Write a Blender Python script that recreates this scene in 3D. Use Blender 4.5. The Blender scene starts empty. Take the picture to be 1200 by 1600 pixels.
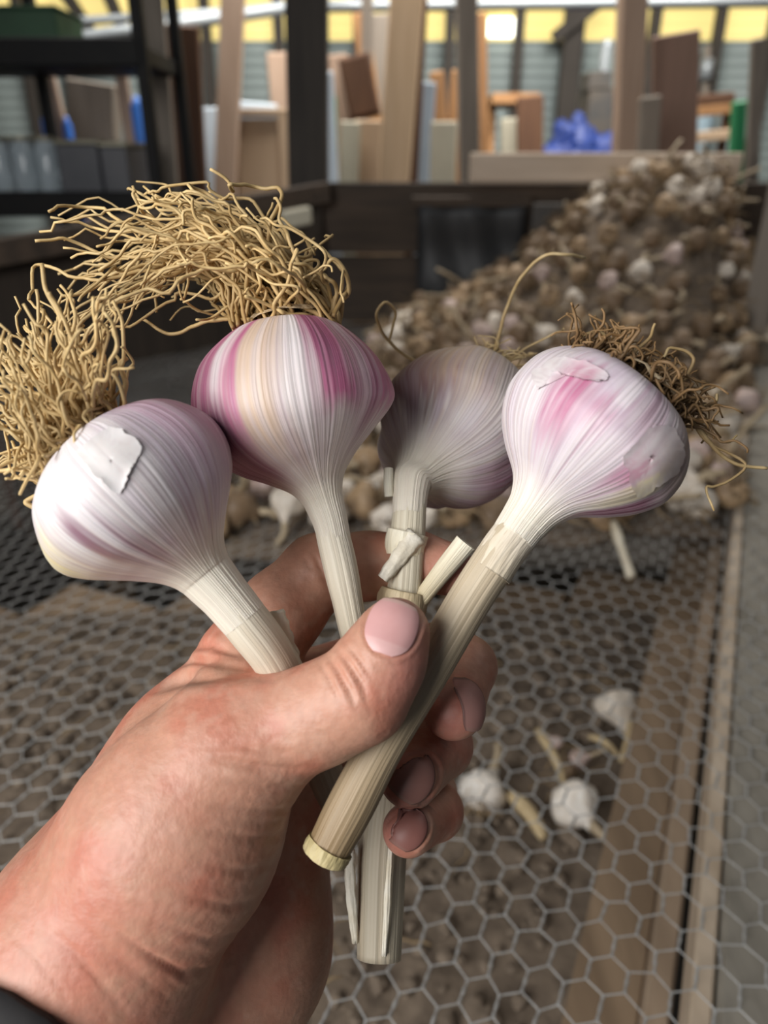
import bpy, math, random
import numpy as np
from mathutils import Vector, Matrix
from mathutils.bvhtree import BVHTree

random.seed(7)
rng = np.random.default_rng(11)
scene = bpy.context.scene
COL = scene.collection

# ------------------------------------------------------------------ camera
F_PX = 1155.0
PITCH = math.radians(25.4)
CAM = np.array([0.0, 0.0, 1.39])
FW = np.array([0.0, math.cos(PITCH), -math.sin(PITCH)])
UP = np.array([0.0, math.sin(PITCH), math.cos(PITCH)])
RT = np.array([1.0, 0.0, 0.0])
cam_d = bpy.data.cameras.new('camera')
cam = bpy.data.objects.new('camera', cam_d)
COL.objects.link(cam)
cam.location = CAM
cam.rotation_euler = (math.pi / 2 - PITCH, 0, 0)
cam_d.sensor_fit = 'VERTICAL'
cam_d.sensor_height = 36.0
cam_d.lens = F_PX / 1600 * 36.0
cam_d.clip_start = 0.02
cam_d.dof.use_dof = True
cam_d.dof.focus_distance = 0.222
cam_d.dof.aperture_fstop = cam_d.lens / (2.9)      # aperture diameter 2.9 mm
scene.camera = cam

# ------------------------------------------------------------------ world, light, exposure
world = bpy.data.worlds.new('world')
scene.world = world
world.use_nodes = True
bg = world.node_tree.nodes['Background']
bg.inputs[0].default_value = (0.80, 0.88, 1.0, 1)
bg.inputs[1].default_value = 0.06


def area_light(name, loc, target, sx, sy, energy, color):
    l = bpy.data.lights.new(name, 'AREA')
    l.shape = 'RECTANGLE'
    l.size, l.size_y, l.energy, l.color = sx, sy, energy, color
    o = bpy.data.objects.new(name, l)
    COL.objects.link(o)
    o.location = loc
    o.rotation_euler = (Vector(target) - Vector(loc)).to_track_quat('-Z', 'Y').to_euler()
    return o


area_light('open_doorway_light', (-0.90, -0.62, 1.80), (0, 0.22, 1.22), 1.0, 1.0, 33, (1.0, 0.985, 0.965))
area_light('added_light_workshop', (0.6, 3.4, 3.7), (0.3, 5.6, 1.2), 4.0, 1.2, 360, (1.0, 0.96, 0.9))  # added unseen lamp that brightens the boards facing the camera
area_light('added_light_rack', (1.9, 0.9, 3.2), (0.8, 1.2, 0.9), 1.0, 1.0, 7, (1.0, 0.97, 0.92))  # added lamp above the rack to brighten the heap

vs = scene.view_settings
vs.view_transform = 'Standard'
vs.look = 'None'
vs.gamma = 1.0
vs.use_curve_mapping = False
vs.exposure = 0.0
scene.cycles.max_bounces = 6
scene.cycles.use_denoising = True

# ------------------------------------------------------------------ helpers


def P(px, py, d):
    """world point seen at pixel (px,py) at depth d metres along the optical axis"""
    return CAM + d * (FW + RT * ((px - 600.0) / F_PX) - UP * ((py - 800.0) / F_PX))


def PZ(px, py, z):
    r = FW + RT * ((px - 600.0) / F_PX) - UP * ((py - 800.0) / F_PX)
    return CAM + r * ((z - CAM[2]) / r[2])


def PY(px, py, y):
    r = FW + RT * ((px - 600.0) / F_PX) - UP * ((py - 800.0) / F_PX)
    return CAM + r * (y / r[1])


def vnoise(p, seed=0):
    """value noise in 0..1 for an (n,3) array"""
    p = np.asarray(p, dtype=np.float64)
    i = np.floor(p).astype(np.int64)
    f = p - i
    f = f * f * (3 - 2 * f)

    def h(ix, iy, iz):
        n = (ix * 374761393 + iy * 668265263 + iz * 2147483647 + seed * 974634777) & 0xffffffff
        n = ((n ^ (n >> 13)) * 1274126177) & 0xffffffff
        n = (n ^ (n >> 16)) & 0xffff
        return n / 65535.0
    r = 0
    for dx in (0, 1):
        for dy in (0, 1):
            for dz in (0, 1):
                w = (f[:, 0] if dx else 1 - f[:, 0]) * (f[:, 1] if dy else 1 - f[:, 1]) * (f[:, 2] if dz else 1 - f[:, 2])
                r = r + w * h(i[:, 0] + dx, i[:, 1] + dy, i[:, 2] + dz)
    return r


def fbm(p, octaves=3, seed=0):
    p = np.asarray(p, dtype=np.float64)
    a, s, t = 1.0, 0.0, 0.0
    for k in range(octaves):
        s = s + a * vnoise(p * (2 ** k), seed + k * 17)
        t += a
        a *= 0.5
    return s / t


def sstep(a, b, x):
    t = np.clip((x - a) / (b - a), 0, 1)
    return t * t * (3 - 2 * t)


def mesh_obj(name, verts, faces, mat=None, parent=None, smooth=True, colors=None, uvs=None):
    me = bpy.data.meshes.new(name)
    v = np.asarray(verts, dtype=np.float64)
    me.from_pydata(v.tolist() if len(v) < 400 else [tuple(q) for q in v.tolist()], [], faces if isinstance(faces, list) else faces.tolist())
    if mat is not None:
        me.materials.append(mat)
    if smooth:
        me.polygons.foreach_set('use_smooth', np.ones(len(me.polygons), dtype=bool))
    if colors is not None:
        ca = me.color_attributes.new('Col', 'FLOAT_COLOR', 'POINT')
        c4 = np.ones((len(v), 4), dtype=np.float32)
        c4[:, :3] = colors
        ca.data.foreach_set('color', c4.ravel())
    if uvs is not None:
        ul = me.uv_layers.new(name='UVMap')
        li = np.zeros(len(me.loops), dtype=np.int32)
        me.loops.foreach_get('vertex_index', li)
        ul.data.foreach_set('uv', np.asarray(uvs, dtype=np.float32)[li].ravel())
    me.update()
    o = bpy.data.objects.new(name, me)
    COL.objects.link(o)
    if parent is not None:
        o.parent = parent
    return o


def empty(name, loc=(0, 0, 0)):
    o = bpy.data.objects.new(name, None)
    o.empty_display_size = 0.02
    COL.objects.link(o)
    o.location = loc
    return o


def tag(o, label=None, cat=None, group=None, kind=None):
    if label:
        o['label'] = label
    if cat:
        o['category'] = cat
    if group:
        o['group'] = group
    if kind:
        o['kind'] = kind
    return o


def adopt(child, parent):
    """parent keeping world place (parents are unrotated and unscaled)"""
    child.parent = parent
    child.matrix_parent_inverse = Matrix.Translation(parent.location).inverted()
    return child


BOXF = [(0, 1, 3, 2), (4, 6, 7, 5), (0, 4, 5, 1), (2, 3, 7, 6), (0, 2, 6, 4), (1, 5, 7, 3)]


def box_verts(c, ax, ay, az):
    c, ax, ay, az = map(np.asarray, (c, ax, ay, az))
    return [c + sx * ax + sy * ay + sz * az for sx in (-1, 1) for sy in (-1, 1) for sz in (-1, 1)]


def bevel_box(name, c, ax, ay, az, mat, parent=None, bev=None):
    """box of half axes ax, ay, az with chamfered edges"""
    c, ax, ay, az = [np.asarray(q, float) for q in (c, ax, ay, az)]
    L = [np.linalg.norm(q) for q in (ax, ay, az)]
    b = min(bev if bev else 0.004, 0.4 * min(L))
    axes = [ax, ay, az]
    V, idx = [], {}
    for sx in (-1, 1):
        for sy in (-1, 1):
            for sz in (-1, 1):
                s = (sx, sy, sz)
                for k in range(3):
                    p = c.copy()
                    for j in range(3):
                        f = 1.0 if j == k else 1.0 - b / L[j]
                        p = p + s[j] * f * axes[j]
                    idx[(s, k)] = len(V)
                    V.append(p)
    Fc = []
    for k in range(3):
        i, j = (k + 1) % 3, (k + 2) % 3
        for sg in (-1, 1):
            q = []
            for (a, d) in ((-1, -1), (1, -1), (1, 1), (-1, 1)):
                s = [0, 0, 0]
                s[k], s[i], s[j] = sg, a, d
                q.append(idx[(tuple(s), k)])
            Fc.append(tuple(q if sg > 0 else q[::-1]))
    for k in range(3):
        i, j = (k + 1) % 3, (k + 2) % 3
        for a in (-1, 1):
            for d in (-1, 1):
                s0, s1 = [0, 0, 0], [0, 0, 0]
                s0[k], s1[k] = -1, 1
                s0[i] = s1[i] = a
                s0[j] = s1[j] = d
                s0, s1 = tuple(s0), tuple(s1)
                q = [idx[(s0, i)], idx[(s1, i)], idx[(s1, j)], idx[(s0, j)]]
                Fc.append(tuple(q))
    for sx in (-1, 1):
        for sy in (-1, 1):
            for sz in (-1, 1):
                s = (sx, sy, sz)
                Fc.append(tuple(idx[(s, k)] for k in range(3)))
    o = mesh_obj(name, V, Fc, mat, None, smooth=False)
    fix_normals(o.data)
    if parent is not None:
        adopt(o, parent)
    return o


def fix_normals(me):
    import bmesh
    bm = bmesh.new()
    bm.from_mesh(me)
    bmesh.ops.recalc_face_normals(bm, faces=bm.faces)
    bm.to_mesh(me)
    bm.free()


def beam(name, a, b, w, t, mat, parent=None, face=(0, -1, 0), bev=None):
    """bar from a to b, width w across, thickness t along `face`"""
    a, b = np.asarray(a, float), np.asarray(b, float)
    d = b - a
    L = np.linalg.norm(d)
    d = d / L
    n = np.asarray(face, float)
    n = n - d * n.dot(d)
    n /= np.linalg.norm(n)
    s = np.cross(d, n)
    return bevel_box(name, (a + b) / 2, d * L / 2, s * w / 2, n * t / 2, mat, parent, bev)


def tubes(paths, radii, sides=5, cap=True):
    """verts and faces of tubes along point lists; radii: list of arrays"""
    V, Fs, off, par = [], [], 0, []
    for path, rad in zip(paths, radii):
        p = np.asarray(path, float)
        n = len(p)
        r = np.broadcast_to(np.asarray(rad, float), (n,))
        t = np.gradient(p, axis=0)
        t /= np.linalg.norm(t, axis=1)[:, None] + 1e-12
        ref = np.array([0.31, 0.87, 0.39])
        e1 = ref - t * (t @ ref)[:, None]
        e1 /= np.linalg.norm(e1, axis=1)[:, None] + 1e-9
        for k in range(1, n):
            q = e1[k - 1] - t[k] * e1[k - 1].dot(t[k])
            e1[k] = q / (np.linalg.norm(q) + 1e-9)
        e2 = np.cross(t, e1)
        a = np.arange(sides) * 2 * math.pi / sides
        ring = p[:, None, :] + r[:, None, None] * (np.cos(a)[None, :, None] * e1[:, None, :] + np.sin(a)[None, :, None] * e2[:, None, :])
        V.append(ring.reshape(-1, 3))
        par.append(np.repeat(np.linspace(0, 1, n), sides))
        for k in range(n - 1):
            for j in range(sides):
                j2 = (j + 1) % sides
                Fs.append((off + k * sides + j, off + k * sides + j2, off + (k + 1) * sides + j2, off + (k + 1) * sides + j))
        if cap:
            Fs.append(tuple(off + j for j in range(sides))[::-1])
            Fs.append(tuple(off + (n - 1) * sides + j for j in range(sides)))
        off += n * sides
    return np.concatenate(V), Fs, np.concatenate(par)


def catmull(pts, n):
    p = np.asarray(pts, float)
    if p.ndim == 1:
        p = p[:, None]
    m = len(p)
    t = np.linspace(0, m - 1, n)
    i = np.minimum(t.astype(int), m - 2)
    f = (t - i)[:, None]
    g = lambda k: p[np.clip(k, 0, m - 1)]
    p0, p1, p2, p3 = g(i - 1), g(i), g(i + 1), g(i + 2)
    p0 = np.where((i == 0)[:, None], 2 * p1 - p2, p0)
    p3 = np.where((i + 2 > m - 1)[:, None], 2 * p2 - p1, p3)
    return 0.5 * (2 * p1 + (p2 - p0) * f + (2 * p0 - 5 * p1 + 4 * p2 - p3) * f ** 2 + (3 * p1 - p0 - 3 * p2 + p3) * f ** 3)


# ------------------------------------------------------------------ materials


def material(name, color=(0.5, 0.5, 0.5), rough=0.6, color2=None, scale=8.0, stretch=(1, 1, 1), attr=False, mixamt=1.0,
             bump=0.0, bscale=None, bstretch=None, uv=False, sss=0.0, sssr=(0.01, 0.003, 0.002), metal=0.0, emit=None, estr=0.0,
             alpha=None, trans=0.0, coat=0.0, spec=0.5, lo=0.3, hi=0.7):
    m = bpy.data.materials.new(name)
    m.use_nodes = True
    nt = m.node_tree
    b = nt.nodes['Principled BSDF']
    b.inputs['Base Color'].default_value = (*color, 1)
    b.inputs['Roughness'].default_value = rough
    b.inputs['Metallic'].default_value = metal
    b.inputs['Specular IOR Level'].default_value = spec
    b.inputs['Transmission Weight'].default_value = trans
    b.inputs['Coat Weight'].default_value = coat
    if sss > 0:
        b.inputs['Subsurface Weight'].default_value = sss
        b.inputs['Subsurface Radius'].default_value = sssr
        b.inputs['Subsurface Scale'].default_value = 1.0
    if emit:
        b.inputs['Emission Color'].default_value = (*emit, 1)
        b.inputs['Emission Strength'].default_value = estr

    def coords(st):
        tc = nt.nodes.new('ShaderNodeTexCoord')
        mp = nt.nodes.new('ShaderNodeMapping')
        mp.inputs['Scale'].default_value = st
        nt.links.new(tc.outputs['UV' if uv else 'Object'], mp.inputs['Vector'])
        return mp.outputs[0]
    src = None
    if attr:
        at = nt.nodes.new('ShaderNodeVertexColor')
        at.layer_name = 'Col'
        src = at.outputs[0]
    if color2 is not None:
        nz = nt.nodes.new('ShaderNodeTexNoise')
        nz.inputs['Scale'].default_value = scale
        nz.inputs['Detail'].default_value = 5
        nt.links.new(coords(stretch), nz.inputs['Vector'])
        rp = nt.nodes.new('ShaderNodeMapRange')
        rp.inputs['From Min'].default_value = lo
        rp.inputs['From Max'].default_value = hi
        nt.links.new(nz.outputs['Fac'], rp.inputs['Value'])
        mx = nt.nodes.new('ShaderNodeMix')
        mx.data_type = 'RGBA'
        if attr:
            mx.blend_type = 'MULTIPLY'
            ml = nt.nodes.new('ShaderNodeMath')
            ml.operation = 'MULTIPLY'
            ml.inputs[1].default_value = mixamt
            nt.links.new(rp.outputs[0], ml.inputs[0])
            nt.links.new(ml.outputs[0], mx.inputs['Factor'])
            nt.links.new(src, mx.inputs[6])
        else:
            nt.links.new(rp.outputs[0], mx.inputs['Factor'])
            mx.inputs[6].default_value = (*color, 1)
        mx.inputs[7].default_value = (*color2, 1)
        src = mx.outputs[2]
    if src is not None:
        nt.links.new(src, b.inputs['Base Color'])
    if bump > 0:
        nz = nt.nodes.new('ShaderNodeTexNoise')
        nz.inputs['Scale'].default_value = bscale or scale * 3
        nz.inputs['Detail'].default_value = 4
        nt.links.new(coords(bstretch or stretch), nz.inputs['Vector'])
        bp = nt.nodes.new('ShaderNodeBump')
        bp.inputs['Strength'].default_value = bump
        bp.inputs['Distance'].default_value = 0.002
        nt.links.new(nz.outputs['Fac'], bp.inputs['Height'])
        nt.links.new(bp.outputs[0], b.inputs['Normal'])
    if alpha is not None:
        b.inputs['Alpha'].default_value = alpha
    return m


def wood(name, c1, c2, rough=0.75, axis='z', scale=3.0):
    st = {'z': (14, 14, 1.2), 'x': (1.2, 14, 14), 'y': (14, 1.2, 14)}[axis]
    return material(name, c1, rough, c2, scale=scale, stretch=st, bump=0.25, bscale=6)


M = {}
M['skin'] = material('skin', rough=0.48, attr=True, color2=(0.80, 0.62, 0.56), scale=150, mixamt=0.4, bump=0.16, bscale=420, sss=0.12,
                     sssr=(0.006, 0.0018, 0.001), lo=0.42, hi=0.75)
M['nail'] = material('nail', rough=0.45, spec=0.35, attr=True, color2=(0.94, 0.88, 0.86), scale=300, mixamt=0.5)
M['garlic'] = material('garlic_skin', rough=0.48, attr=True, color2=(0.86, 0.80, 0.82), scale=1.0, stretch=(60, 0.35, 1), uv=True, mixamt=0.5,
                       bump=0.32, bscale=1.0, bstretch=(130, 0.35, 1), sss=0.08, sssr=(0.004, 0.003, 0.002))
M['stalk'] = material('garlic_stalk', rough=0.55, attr=True, color2=(0.80, 0.72, 0.60), scale=1.0, stretch=(22, 0.5, 1), uv=True, mixamt=0.4,
                      bump=0.4, bscale=1.0, bstretch=(30, 0.35, 1))
M['root'] = material('garlic_root', rough=0.6, attr=True, color2=(0.7, 0.6, 0.45), scale=220, mixamt=0.8)
M['papery'] = material('papery_skin', (0.80, 0.76, 0.66), 0.5, (0.68, 0.60, 0.45), scale=90, stretch=(1, 1, 1), bump=0.4, bscale=200)
M['plate'] = material('root_plate', (0.36, 0.23, 0.11), 0.8, (0.62, 0.5, 0.33), scale=240, bump=1.0, bscale=300)
M['sleeve'] = material('black_sleeve', (0.012, 0.011, 0.012), 0.9, (0.02, 0.018, 0.018), scale=200)
M['wire'] = material('galvanised_wire', (0.50, 0.50, 0.49), 0.5, (0.36, 0.35, 0.335), scale=120, metal=0.2)
M['soil'] = material('chaff_and_soil', (0.095, 0.07, 0.05), 0.95, (0.19, 0.145, 0.105), scale=38, bump=1.0, bscale=90)
M['clod'] = material('soil_clod', (0.11, 0.083, 0.06), 0.95, (0.22, 0.17, 0.125), scale=45, bump=0.8, bscale=120)
M['chaff'] = material('dry_chaff', (0.33, 0.235, 0.13), 0.8, (0.18, 0.12, 0.065), scale=50)
M['wood_grey'] = wood('weathered_grey_wood', (0.34, 0.31, 0.26), (0.22, 0.20, 0.165), axis='y')
M['wood_sunlit'] = wood('sunlit_sawn_wood', (0.64, 0.53, 0.41), (0.50, 0.39, 0.28), axis='y')  # rail wood with sunlight painted into its tone
M['wood_brown'] = wood('brown_rough_wood', (0.27, 0.19, 0.12), (0.17, 0.115, 0.07), axis='y')
M['wood_mid'] = wood('dull_sawn_wood', (0.36, 0.27, 0.19), (0.26, 0.19, 0.13), axis='y')
M['wood_dark'] = wood('dark_old_wood', (0.045, 0.032, 0.022), (0.024, 0.017, 0.012))
M['wood_darkx'] = wood('dark_old_board', (0.075, 0.05, 0.033), (0.036, 0.025, 0.017), axis='x')
M['post_dark'] = wood('dark_post_wood', (0.05, 0.041, 0.033), (0.028, 0.023, 0.019))
M['tan'] = wood('tan_timber', (0.62, 0.45, 0.29), (0.52, 0.36, 0.22))
M['ply'] = wood('plywood', (0.55, 0.40, 0.27), (0.48, 0.34, 0.22))
M['pinkwood'] = wood('pinkish_timber', (0.50, 0.36, 0.27), (0.42, 0.29, 0.21))
M['greywood'] = wood('grey_timber', (0.27, 0.23, 0.19), (0.19, 0.16, 0.13))
M['orangewood'] = wood('orange_timber', (0.45, 0.24, 0.10), (0.33, 0.16, 0.065))
M['brownwood'] = wood('brown_cabinet_wood', (0.13, 0.06, 0.028), (0.09, 0.04, 0.02))
M['red_ply'] = wood('reddish_plywood', (0.27, 0.17, 0.13), (0.22, 0.14, 0.105))
M['beamwood'] = wood('pale_beam_wood', (0.66, 0.54, 0.43), (0.54, 0.43, 0.33), axis='x')
M['white'] = material('white_foam_sheet', (0.72, 0.80, 0.88), 0.6, (0.62, 0.72, 0.82), scale=4)
M['bluegrey'] = material('bluegrey_board', (0.34, 0.40, 0.46), 0.6, (0.28, 0.33, 0.39), scale=5)
M['cream'] = material('cream_board', (0.52, 0.49, 0.38), 0.6, (0.44, 0.41, 0.32), scale=6)
M['cladding'] = material('grey_green_cladding', (0.27, 0.32, 0.31), 0.6, (0.22, 0.26, 0.26), scale=1.5)
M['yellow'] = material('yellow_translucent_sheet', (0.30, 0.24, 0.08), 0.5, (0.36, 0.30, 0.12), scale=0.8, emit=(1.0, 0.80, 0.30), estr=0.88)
M['skyglare'] = material('open_roof_gap', (1, 1, 1), 0.5, (0.95, 1, 0.9), scale=2, emit=(1.0, 1.0, 0.85), estr=3.5)
M['steel'] = material('galvanised_steel', (0.36, 0.39, 0.41), 0.4, (0.28, 0.31, 0.33), scale=6, metal=0.3)
M['black'] = material('black_steel', (0.006, 0.006, 0.007), 0.6, (0.010, 0.0095, 0.009), scale=20, spec=0.2)
M['tarp'] = material('black_tarp', (0.022, 0.023, 0.025), 0.55, (0.05, 0.052, 0.055), scale=5, bump=0.6, bscale=8)
M['greypanel'] = material('grey_dusty_panel', (0.105, 0.097, 0.09), 0.8, (0.06, 0.055, 0.05), scale=6)
M['crate'] = material('clear_plastic_jar', (0.62, 0.70, 0.76), 0.12, (0.5, 0.58, 0.62), scale=9, trans=0.35)
M['box'] = material('charcoal_box', (0.055, 0.058, 0.068), 0.5, (0.09, 0.09, 0.10), scale=7)
M['lid'] = material('olive_metal_lid', (0.20, 0.185, 0.12), 0.35, (0.28, 0.26, 0.2), scale=12, metal=0.4)
M['blue'] = material('blue_plastic', (0.03, 0.14, 0.55), 0.4, (0.05, 0.2, 0.65), scale=10)
M['bluetarp'] = material('blue_tarpaulin', (0.012, 0.032, 0.17), 0.5, (0.022, 0.05, 0.22), scale=6, bump=0.5, bscale=12)
M['green'] = material('green_plastic', (0.02, 0.20, 0.08), 0.5, (0.03, 0.26, 0.10), scale=8)
M['greendark'] = material('dark_green_carton', (0.012, 0.045, 0.018), 0.6, (0.02, 0.07, 0.03), scale=8)
M['floor'] = material('earth_floor', (0.045, 0.038, 0.032), 0.95, (0.028, 0.024, 0.02), scale=4, bump=0.6, bscale=12)
M['roof'] = material('rusty_roof_sheet', (0.16, 0.13, 0.11), 0.7, (0.10, 0.085, 0.075), scale=1.5)
M['machine'] = material('dark_machine_paint', (0.05, 0.05, 0.05), 0.5, (0.09, 0.075, 0.06), scale=12)
M['paleblue'] = material('pale_blue_metal', (0.40, 0.52, 0.60), 0.4, (0.33, 0.45, 0.52), scale=20)

# ================================================================== SETTING
WIRE_Z = 0.90
TRAY_Z = 0.745
BACK_Y = 7.0


def struct(o):
    o['kind'] = 'structure'
    return o


# floor
fx = np.linspace(-7, 7, 30)
fy = np.linspace(-3, BACK_Y + 0.1, 24)
V = [(x, y, 0.02 * (vnoise(np.array([[x * 1.3, y * 1.3, 0]]))[0] - 1)) for y in fy for x in fx]
Fq = [(r * 30 + c, r * 30 + c + 1, (r + 1) * 30 + c + 1, (r + 1) * 30 + c) for r in range(23) for c in range(29)]
struct(mesh_obj('floor', V, Fq, M['floor']))


def corrugated(name, x0, x1, z0, z1, y, pitch, amp, mat, parent):
    n = int((z1 - z0) / pitch * 6)
    zz = np.linspace(z0, z1, n + 1)
    yy = y + amp * np.sin((zz - z0) / pitch * 2 * math.pi)
    V, Fs = [], []
    for z, q in zip(zz, yy):
        V += [(x0, q, z), (x1, q, z)]
    for k in range(n):
        Fs.append((2 * k, 2 * k + 1, 2 * k + 3, 2 * k + 2))
    o = mesh_obj(name, V, Fs, mat)
    sol = o.modifiers.new('t', 'SOLIDIFY')
    sol.thickness = 0.004
    return adopt(o, parent)


zb = PY(600, 64, BACK_Y)[2]
zt = PY(600, -170, BACK_Y)[2]
wb = struct(empty('wall_back', (0, BACK_Y, 0)))
for k in range(9):
    x0 = -4.8 + k * 1.07
    corrugated('cladding_sheet', x0, x0 + 1.085, 0.0, zb, BACK_Y + 0.004 * (k % 2), 0.076, 0.009, M['cladding'], wb)
    corrugated('translucent_sheet', x0, x0 + 1.085, zb + 0.004, zt, BACK_Y + 0.006 + 0.004 * (k % 2), 0.076, 0.009, M['yellow'], wb)
for px in (50, 330, 440, 560, 700, 805, 888, 1010, 1108, 1190):
    w = 0.075 if px != 888 else 0.16
    x = PY(px, 150, BACK_Y - 0.1)[0]
    beam('wall_stud', (x, BACK_Y - 0.08, 0), (x, BACK_Y - 0.08, zt), w, 0.09, M['post_dark'], wb)
bevel_box('wall_rail', (0, BACK_Y - 0.03, zt + 0.05), (5, 0, 0), (0, 0.05, 0), (0, 0, 0.05), M['post_dark'], wb)
a, b = PY(865, 60, BACK_Y - 0.16), PY(935, 5, BACK_Y - 0.16)
beam('wall_brace', a, b, 0.09, 0.06, M['post_dark'], wb)
a, b = PY(150, 62, BACK_Y - 0.16), PY(95, -20, BACK_Y - 0.16)
beam('wall_brace', a, b, 0.09, 0.06, M['post_dark'], wb)
a, b = PY(200, 66, BACK_Y - 0.16), PY(160, -30, BACK_Y - 0.16)
beam('wall_brace', a, b, 0.09, 0.06, M['post_dark'], wb)
g0, g1 = PY(762, 58, BACK_Y - 0.03), PY(815, 28, BACK_Y - 0.03)
bevel_box('torn_roof_sheet_gap', (g0 + g1) / 2, ((g1 - g0)[0] / 2, 0, 0), (0, 0.006, 0), (0, 0, (g1 - g0)[2] / 2), M['skyglare'], wb)

for nm, x in (('wall_left', -4.9), ('wall_right', 4.9)):
    struct(bevel_box(nm, (x, 4.5, 1.8), (0.03, 0, 0), (0, 2.5, 0), (0, 0, 1.8), M['roof']))
struct(bevel_box('ceiling', (0, 5.3, 3.95), (4.9, 0, 0), (0, 1.75, 0), (0, 0, 0.02), M['roof']))

# steel bracing rods that run across the shed
for i, (xa, ya, xb, yb, Y, r) in enumerate(((100, 62, 452, 12, 4.2, 0.028), (100, 34, 480, 11, 4.6, 0.020), (505, 10, 1230, 2, 4.4, 0.026))):
    a, b = PY(xa - 60, ya + (ya - yb) * 60 / (xb - xa), Y), PY(xb, yb, Y)
    a = a + (a - b) / (a - b)[0] * (-4.87 - a[0]) if i < 2 else a
    v, f, _ = tubes([np.linspace(a, b, 6)], [np.full(6, r)], 10)
    o = mesh_obj('steel_tie_rod', v, f, M['steel'])
    tag(o, ['thick pale steel rod sloping over the black shelving', 'thin pale steel rod above the thicker sloping one over the shelving',
            'long level steel tube over the leaning timber and yellow sheeting'][i], 'steel rod')


def lumber(name, mat, label, cat, x0, y0, x1, y1, Y, wpx, tpx=None, group=None, lean=0.0, floor=True, top=None, bev=0.006):
    """board whose centreline shows from pixel (x0,y0) low to (x1,y1) high, standing at distance Y, going on down to the floor"""
    a, b = PY(x0, y0, Y), PY(x1, y1, Y + lean)
    d = (b - a) / (b - a)[2]
    if floor:
        a = a - d * (a[2] - 0.002)
    if top:
        b = b + d * (top - b[2])
    depth = Y * math.cos(PITCH) * 1.05 + 0.3
    w = wpx * (Y / math.cos(PITCH) * 0.97) / F_PX
    t = (tpx or max(8, wpx * 0.35)) * Y / F_PX
    o = beam(name, a, b, w, t, mat, bev=bev)
    tag(o, label, cat, group)
    return o


# posts of the shed
lumber('support_post', M['post_dark'], 'thick dark wooden post between the plywood box and the cream boards', 'post', 483, 300, 480, 10, 2.62, 50, 50, top=3.6)
lumber('support_post', M['greywood'], 'weathered grey post at the end of the long pale beam', 'post', 733, 240, 729, 10, 3.1, 26, 26, top=3.6)
lumber('support_post', M['pinkwood'], 'pale square post rising from the long beam beside the reddish plywood', 'post', 978, 240, 988, 0, 2.95, 32, 30, top=3.5)
lumber('stud', M['greywood'], 'short grey stud nailed to the beam in front of reddish plywood', 'post', 1010, 270, 1016, 150, 2.75, 26, 14)
lumber('leaning_batten', M['greywood'], 'thin pale batten standing at the rack corner post', 'timber', 1176, 240, 1184, 60, 3.0, 16, 10)
# long pale beam and the partition under it
bl, br = PY(735, 262, 2.5), PY(1152, 262, 2.5)
o = beam('partition_beam', bl, br, 0.082, 0.06, M['beamwood'], face=(0, -1, 0))
tag(o, 'long pale level beam on top of the dark partition', 'beam')

# workshop stock leaning behind
lumber('leaning_board', M['pinkwood'], 'tall narrow pinkish board leaning in front of the plywood box', 'timber', 352, 300, 364, 0, 3.4, 29, 12, top=3.0)
lumber('leaning_board', M['pinkwood'], 'wide short pinkish board rising behind the plywood box', 'timber', 450, 190, 441, 82, 4.0, 40, 8)
lumber('foam_sheet', M['white'], 'white foam sheet on edge left of the plywood box', 'foam sheet', 342, 255, 333, 168, 3.6, 34, 8)
lumber('foam_sheet', M['white'], 'white foam sheet lying behind the top of the plywood box', 'foam sheet', 395, 260, 395, 160, 3.75, 62, 10)
lumber('leaning_board', M['greywood'], 'weathered grey board leaning beside the black shelving', 'timber', 268, 340, 238, 0, 2.75, 26, 10, top=2.6)
lumber('leaning_board', M['brownwood'], 'dark brown board leaning behind the weathered grey board', 'timber', 300, 330, 283, 40, 3.1, 44, 10)
lumber('leaning_board', M['orangewood'], 'orange brown narrow board behind the weathered grey board', 'timber', 276, 240, 266, 50, 3.4, 14, 8)
# plywood box
pb = empty('plywood_box', (0, 3.55, 0))
tag(pb, 'tan plywood box standing on end behind the dark rail', 'box')
c0, c1 = PY(372, 305, 3.55), PY(466, 182, 3.55)
w2, h2 = (c1 - c0)[0] / 2, c1[2] / 2
cx, cz = (c0 + c1)[0] / 2, h2
bevel_box('front_panel', (cx - 0.03, 3.485, cz), (w2 - 0.05, 0, 0), (0, 0.01, 0), (0, 0, h2 - 0.01), M['ply'], pb)
bevel_box('side_panel', (cx + w2 - 0.04, 3.55, cz), (0.035, 0, 0), (0, 0.1, 0), (0, 0, h2), M['ply'], pb)
bevel_box('side_panel', (cx - w2, 3.55, cz), (0.012, 0, 0), (0, 0.1, 0), (0, 0, h2), M['ply'], pb)
bevel_box('top_panel', (cx, 3.55, 2 * h2 + 0.012), (w2, 0, 0), (0, 0.1, 0), (0, 0, 0.012), M['ply'], pb)

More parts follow.
